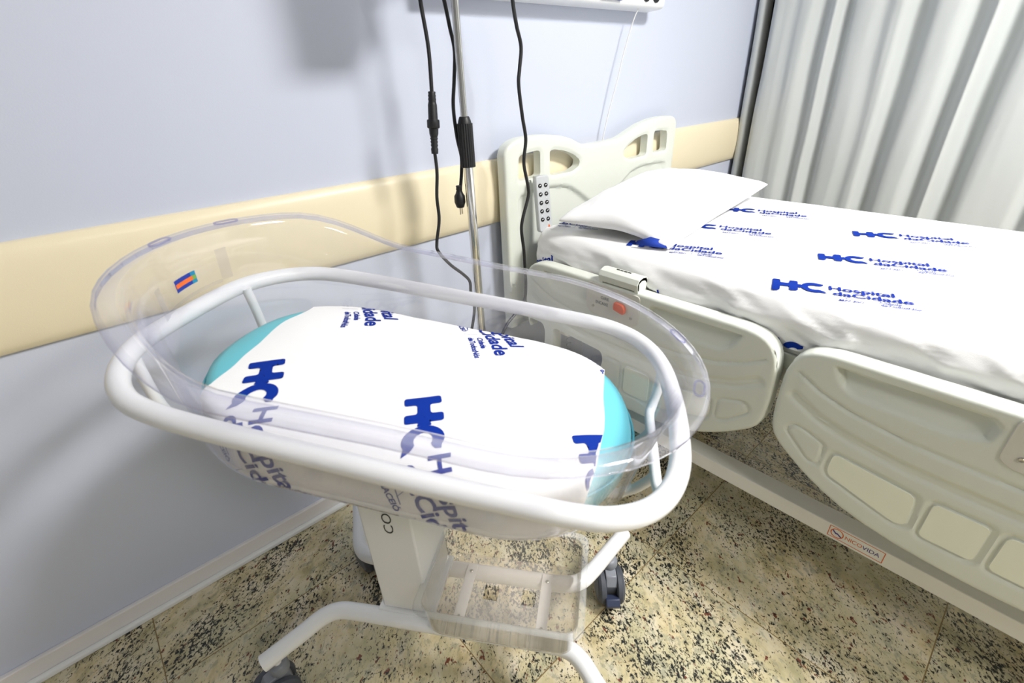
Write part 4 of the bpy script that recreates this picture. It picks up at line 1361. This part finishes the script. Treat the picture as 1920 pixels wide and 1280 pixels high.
tprof = [(0.0, -0.136, 0), (0.10, -0.136, 0), (0.190, -0.136, 0), (0.203, -0.133, 0), (0.213, -0.125, 0), (0.219, -0.110, 0), (0.223, -0.08, 0), (0.229, -0.04, 0), (0.236, 0.0, 0.0), (0.241, 0.03, 0.35), (0.247, 0.055, 0.75), (0.252, 0.072, 0.97), (0.256, 0.079, 1), (0.263, 0.082, 1), (0.280, 0.083, 1), (0.285, 0.081, 1), (0.287, 0.076, 1), (0.287, 0.070, 1), (0.2835, 0.069, 1), (0.283, 0.0775, 1), (0.279, 0.079, 1), (0.263, 0.078, 1), (0.2595, 0.075, 1), (0.256, 0.070, 0.97), (0.251, 0.053, 0.75), (0.245, 0.03, 0.35), (0.240, 0.0, 0), (0.233, -0.04, 0), (0.227, -0.08, 0), (0.223, -0.112, 0), (0.217, -0.128, 0), (0.206, -0.137, 0), (0.190, -0.140, 0), (0.10, -0.140, 0), (0.0, -0.140, 0)]
V, F = tub_mesh(tprof)
M['acrylic_rim'] = clear_plastic('acrylic_rim_edge', (0.95, 0.95, 0.98), (0.50, 0.49, 0.74), 0.09, (0.97, 0.97, 1.0))
nring = len(stad(0.2))
fm_ = [1 if tprof[i//nring][0] > 0.2785 else 0 for i in range(len(F))]
tub = link_mesh('bassinet_tub', V, F, None, None, True, [M['acrylic'], M['acrylic_rim']], fm_)
recalc(tub)
tub.matrix_world = TUB
tag(tub, 'clear acrylic newborn bassinet tub with a flanged rim, set in the white hoop', 'bassinet tub')
def on_flange(angle_u, v, R=0.269):
    return angle_u, v
def slot_mark(U, Vv, ang):
    c_, s_ = math.cos(ang), math.sin(ang)
    pts = []
    for i in range(24):
        t = 2*PI*i/24
        x = 0.013*math.cos(t)+ (0.008 if math.cos(t) > 0 else -0.008); y = 0.007*math.sin(t)
        uu, vv_ = U+x*c_-y*s_, Vv+x*s_+y*c_
        pts.append((uu, vv_, 0.0845+head_raise(uu)))
    o = MB().tube(pts, 0.0016, 8, closed=True).build('rim_slot', M['acrylic_edge'], tub)
    return o
M['acrylic_edge'] = clear_plastic('acrylic_slot_edge', (0.80, 0.80, 0.93), (0.40, 0.40, 0.72), 0.05)
for th_, head in ((0.37, 0), (-0.21, 0), (PI-0.36, 1), (PI+0.13, 1)):
    cx_ = CU+CC if not head else CU-CC
    slot_mark(cx_+0.269*math.cos(th_), 0.269*math.sin(th_), th_+PI/2)
# sticker and tape marks on the head wall
def wall_patch(name, th0, th1, w0, w1, m, n=6, off=-0.0012, skew=0.0):
    V = []
    for i in range(n+1):
        th = th0+(th1-th0)*i/n
        for j in range(2):
            wv = (w0 if j == 0 else w1)
            # wall radius at this raised height
            hr = wv
            R = np.interp(hr, [0.0, 0.04961, 0.097, 0.126], [0.236, 0.241, 0.247, 0.252])+off
            th2 = th+(skew if j else 0)
            V.append((CU-CC+R*math.cos(th2), R*math.sin(th2), wv))
    F = [(2*i, 2*i+2, 2*i+3, 2*i+1) for i in range(n)]
    return V, F
def patch_obj(name, specs, mats):
    mb = MB()
    for mi, a in enumerate(specs):
        V, F = wall_patch(name, *a[:4], None, off=a[4])
        mb.add(V, F, a[5])
    return mb.build(name, mats, tub)
# th measured about the head centre
th_s = PI+0.13
so = patch_obj('maker_sticker', [(th_s-0.085, th_s+0.105, 0.066, 0.086, -0.0012, 0), (th_s-0.080, th_s+0.100, 0.0725, 0.0795, -0.0018, 1), (th_s-0.105, th_s-0.060, 0.066, 0.086, -0.0016, 2), (th_s-0.100, th_s-0.070, 0.0725, 0.0795, -0.0021, 3)], [M['blue_ink'], M['orange_ink'], M['teal_ink'], M['green_ink']])
so['label'] = 'small blue, orange and green sticker'
patch_obj('tape_mark', [(PI+0.40, PI+0.47, 0.045, 0.095, -0.0010, 0)], [M['tape']])
patch_obj('tape_mark', [(PI-0.27, PI-0.18, 0.050, 0.105, -0.0010, 0)], [M['tape']])
patch_obj('tape_mark', [(PI-0.18, PI+0.40, 0.047, 0.053, -0.0008, 0)], [M['tape']])

# ---- newborn mattress
MC, MR, MCU = 0.158, 0.2120, 0.010
def b_half(U, R=MR, C=MC):
    d = abs(U-MCU)
    if d <= C: return R
    q = R*R-(d-C)**2
    return math.sqrt(q) if q > 0 else 0.0
def dome(U, V, R=MR):
    return -0.050+0.034*max(0, 1-(V/R)**2)**0.8*max(0, 1-((U-MCU)/(MC+R))**4)**0.7
mprof = [(0.0, 'b'), (0.5, 'b'), (0.90, 'b'), (0.97, 0.012), (1.0, 0.03), (1.0, 0.050), (0.985, 0.066), (0.95, 't'), (0.88, 't'), (0.75, 't'), (0.6, 't'), (0.4, 't'), (0.2, 't'), (0.0, 't')]
V = []; nP = None
def stadM(R, n_arc=26, n_side=16):
    old = []
    for i in range(n_arc+1):
        t = -PI/2+PI*i/n_arc; old.append((MCU+MC+R*math.cos(t), R*math.sin(t)))
    for i in range(1, n_side): old.append((MCU+MC-2*MC*i/n_side, R))
    for i in range(n_arc+1):
        t = PI/2+PI*i/n_arc; old.append((MCU-MC+R*math.cos(t), R*math.sin(t)))
    for i in range(1, n_side): old.append((MCU-MC+2*MC*i/n_side, -R))
    return old
for f, w in mprof:
    P = stadM(max(MR*f, 0.0004)); nP = len(P)
    for U, v in P:
        if w == 'b': ww = -0.134
        elif w == 't': ww = dome(U, v)-0.004*(f > 0.93)
        else: ww = -0.134+w*1.05
        V.append((U, v, ww))
F = [(i*nP+j, i*nP+(j+1) % nP, (i+1)*nP+(j+1) % nP, (i+1)*nP+j) for i in range(len(mprof)-1) for j in range(nP)]
nm = link_mesh('bassinet_mattress', V, F, M['cyan'], None, True); recalc(nm)
nm.matrix_world = TUB
tag(nm, 'turquoise vinyl newborn mattress with rounded ends inside the clear tub', 'mattress')
pip = MB().tube([(p[0], p[1], -0.066) for p in stadM(MR+0.0005)], 0.0022, 8, closed=True).build('piping', M['cyan'], nm)

# ---- printed cot sheet over it: p = U, q = distance across (q<0 towards the viewer)
OFFS = 0.0035
def cot_pt(U, q):
    b = b_half(U)+OFFS
    r = 0.024
    s = 1 if q >= 0 else -1
    aq = abs(q)
    flat = b-r
    wr = 0.0016*fbm(U*9, q*9, 1.0)
    if aq <= flat:
        return (U, q, dome(U, q)+OFFS+max(wr, -0.001))
    wt = dome(U, s*flat)+OFFS
    t = (aq-flat)/r
    near = s < 0
    if t < PI/2:
        k = t/(PI/2)
        return (U, s*(flat+r*math.sin(t)), wt-r*(1-math.cos(t))+wr)
    d = (t-PI/2)*r
    crump = 0.0
    if near:
        crump = 0.0045*max(0, fbm(U*16, d*22, 6))
    w = wt-r-d
    lim = -0.128
    if w < lim:
        # folds in under along the tub's floor
        over = lim-w
        w = lim+0.004*abs(math.sin(over*60))
        return (U, s*(flat+r-0.0*over+crump*0.3), w)
    return (U, s*(flat+r+crump*0.8), w)
us = list(np.linspace(-0.290, 0.322, 72)); qs = list(np.linspace(-0.300, 0.270, 86))
def cot_fn(U, q):
    # hem wanders: the two short edges are not quite straight
    f = (U+0.290)/0.612
    left = -0.286+0.014*fbm(q*6, 0, 2)+(-0.018 if q < -0.14 else 0)*min(1, (-q-0.14)/0.05)
    right = 0.322+0.006*fbm(q*5, 3, 2)-(0.02*min(1, max(0, (-q-0.05)/0.2)))
    return cot_pt(left+(right-left)*f, q)
CS = Surf(us, qs, cot_fn)
mb = MB(); CS.into(mb, 0)
dd_, uu_ = (0.455, -0.890), (0.890, 0.455)
for o_ in ((-0.268, -0.082), (0.008, -0.095), (0.275, -0.090), (-0.024, 0.360), (-0.290, 0.374), (0.242, 0.352)):
    stamp(mb, CS, LOGO_COT, o_, dd_, uu_, 0.0009)
cs = mb.build('cot_sheet', [M['cloth'], M['ink'], M['ink_thin']], ang=1.2)
cs.matrix_world = TUB
tag(cs, 'small white sheet printed with blue hospital logos, wrapped over the turquoise mattress', 'sheet')

# ---- clear storage tray under the tub
def tray():
    r0 = rounded([(-0.028, -0.103), (0.276, -0.103), (0.276, 0.098), (-0.028, 0.098)], 0.03, 6)
    def off(P, d):
        cx, cy = 0.123, -0.002
        return [(x+d*(1 if x > cx else -1), y+d*(1 if y > cy else -1)) for x, y in P]
    prof = [(-0.02, 0.2085), (-0.006, 0.2090), (-0.001, 0.213), (0.002, 0.222), (0.0095, 0.304), (0.011, 0.309), (0.015, 0.311), (0.023, 0.311), (0.025, 0.308), (0.0225, 0.3075), (0.016, 0.3085), (0.0125, 0.307), (0.011, 0.303), (0.0040, 0.221), (0.001, 0.211), (-0.005, 0.2065), (-0.02, 0.2060)]
    V = []; n = len(r0)
    for d, z in prof:
        V += [(x, y, z) for x, y in off(r0, d)]
    F = [(i*n+j, i*n+(j+1) % n, (i+1)*n+(j+1) % n, (i+1)*n+j) for i in range(len(prof)-1) for j in range(n)]
    F += [tuple(range(n))[::-1], tuple((len(prof)-1)*n+j for j in range(n))]
    o = link_mesh('storage_tray', V, F, None, None, True, [M['tray'], M['tray_floor'], M['tray_front'], M['tray_rim']])
    for p in o.data.polygons:
        c = p.center
        if c.z < 0.2125 and abs(p.normal.z) > 0.7:
            p.material_index = 1
        elif c.z > 0.3025:
            p.material_index = 3
        elif p.normal.y < -0.6 and c.y < 0 and c.z < 0.303:
            p.material_index = 2
    recalc(o); smooth_by_angle(o, 0.7)
    o.matrix_world = TRO
    tag(o, 'clear plastic storage tray with a lipped rim, on the white base under the tub', 'tray')
    return o
tray()
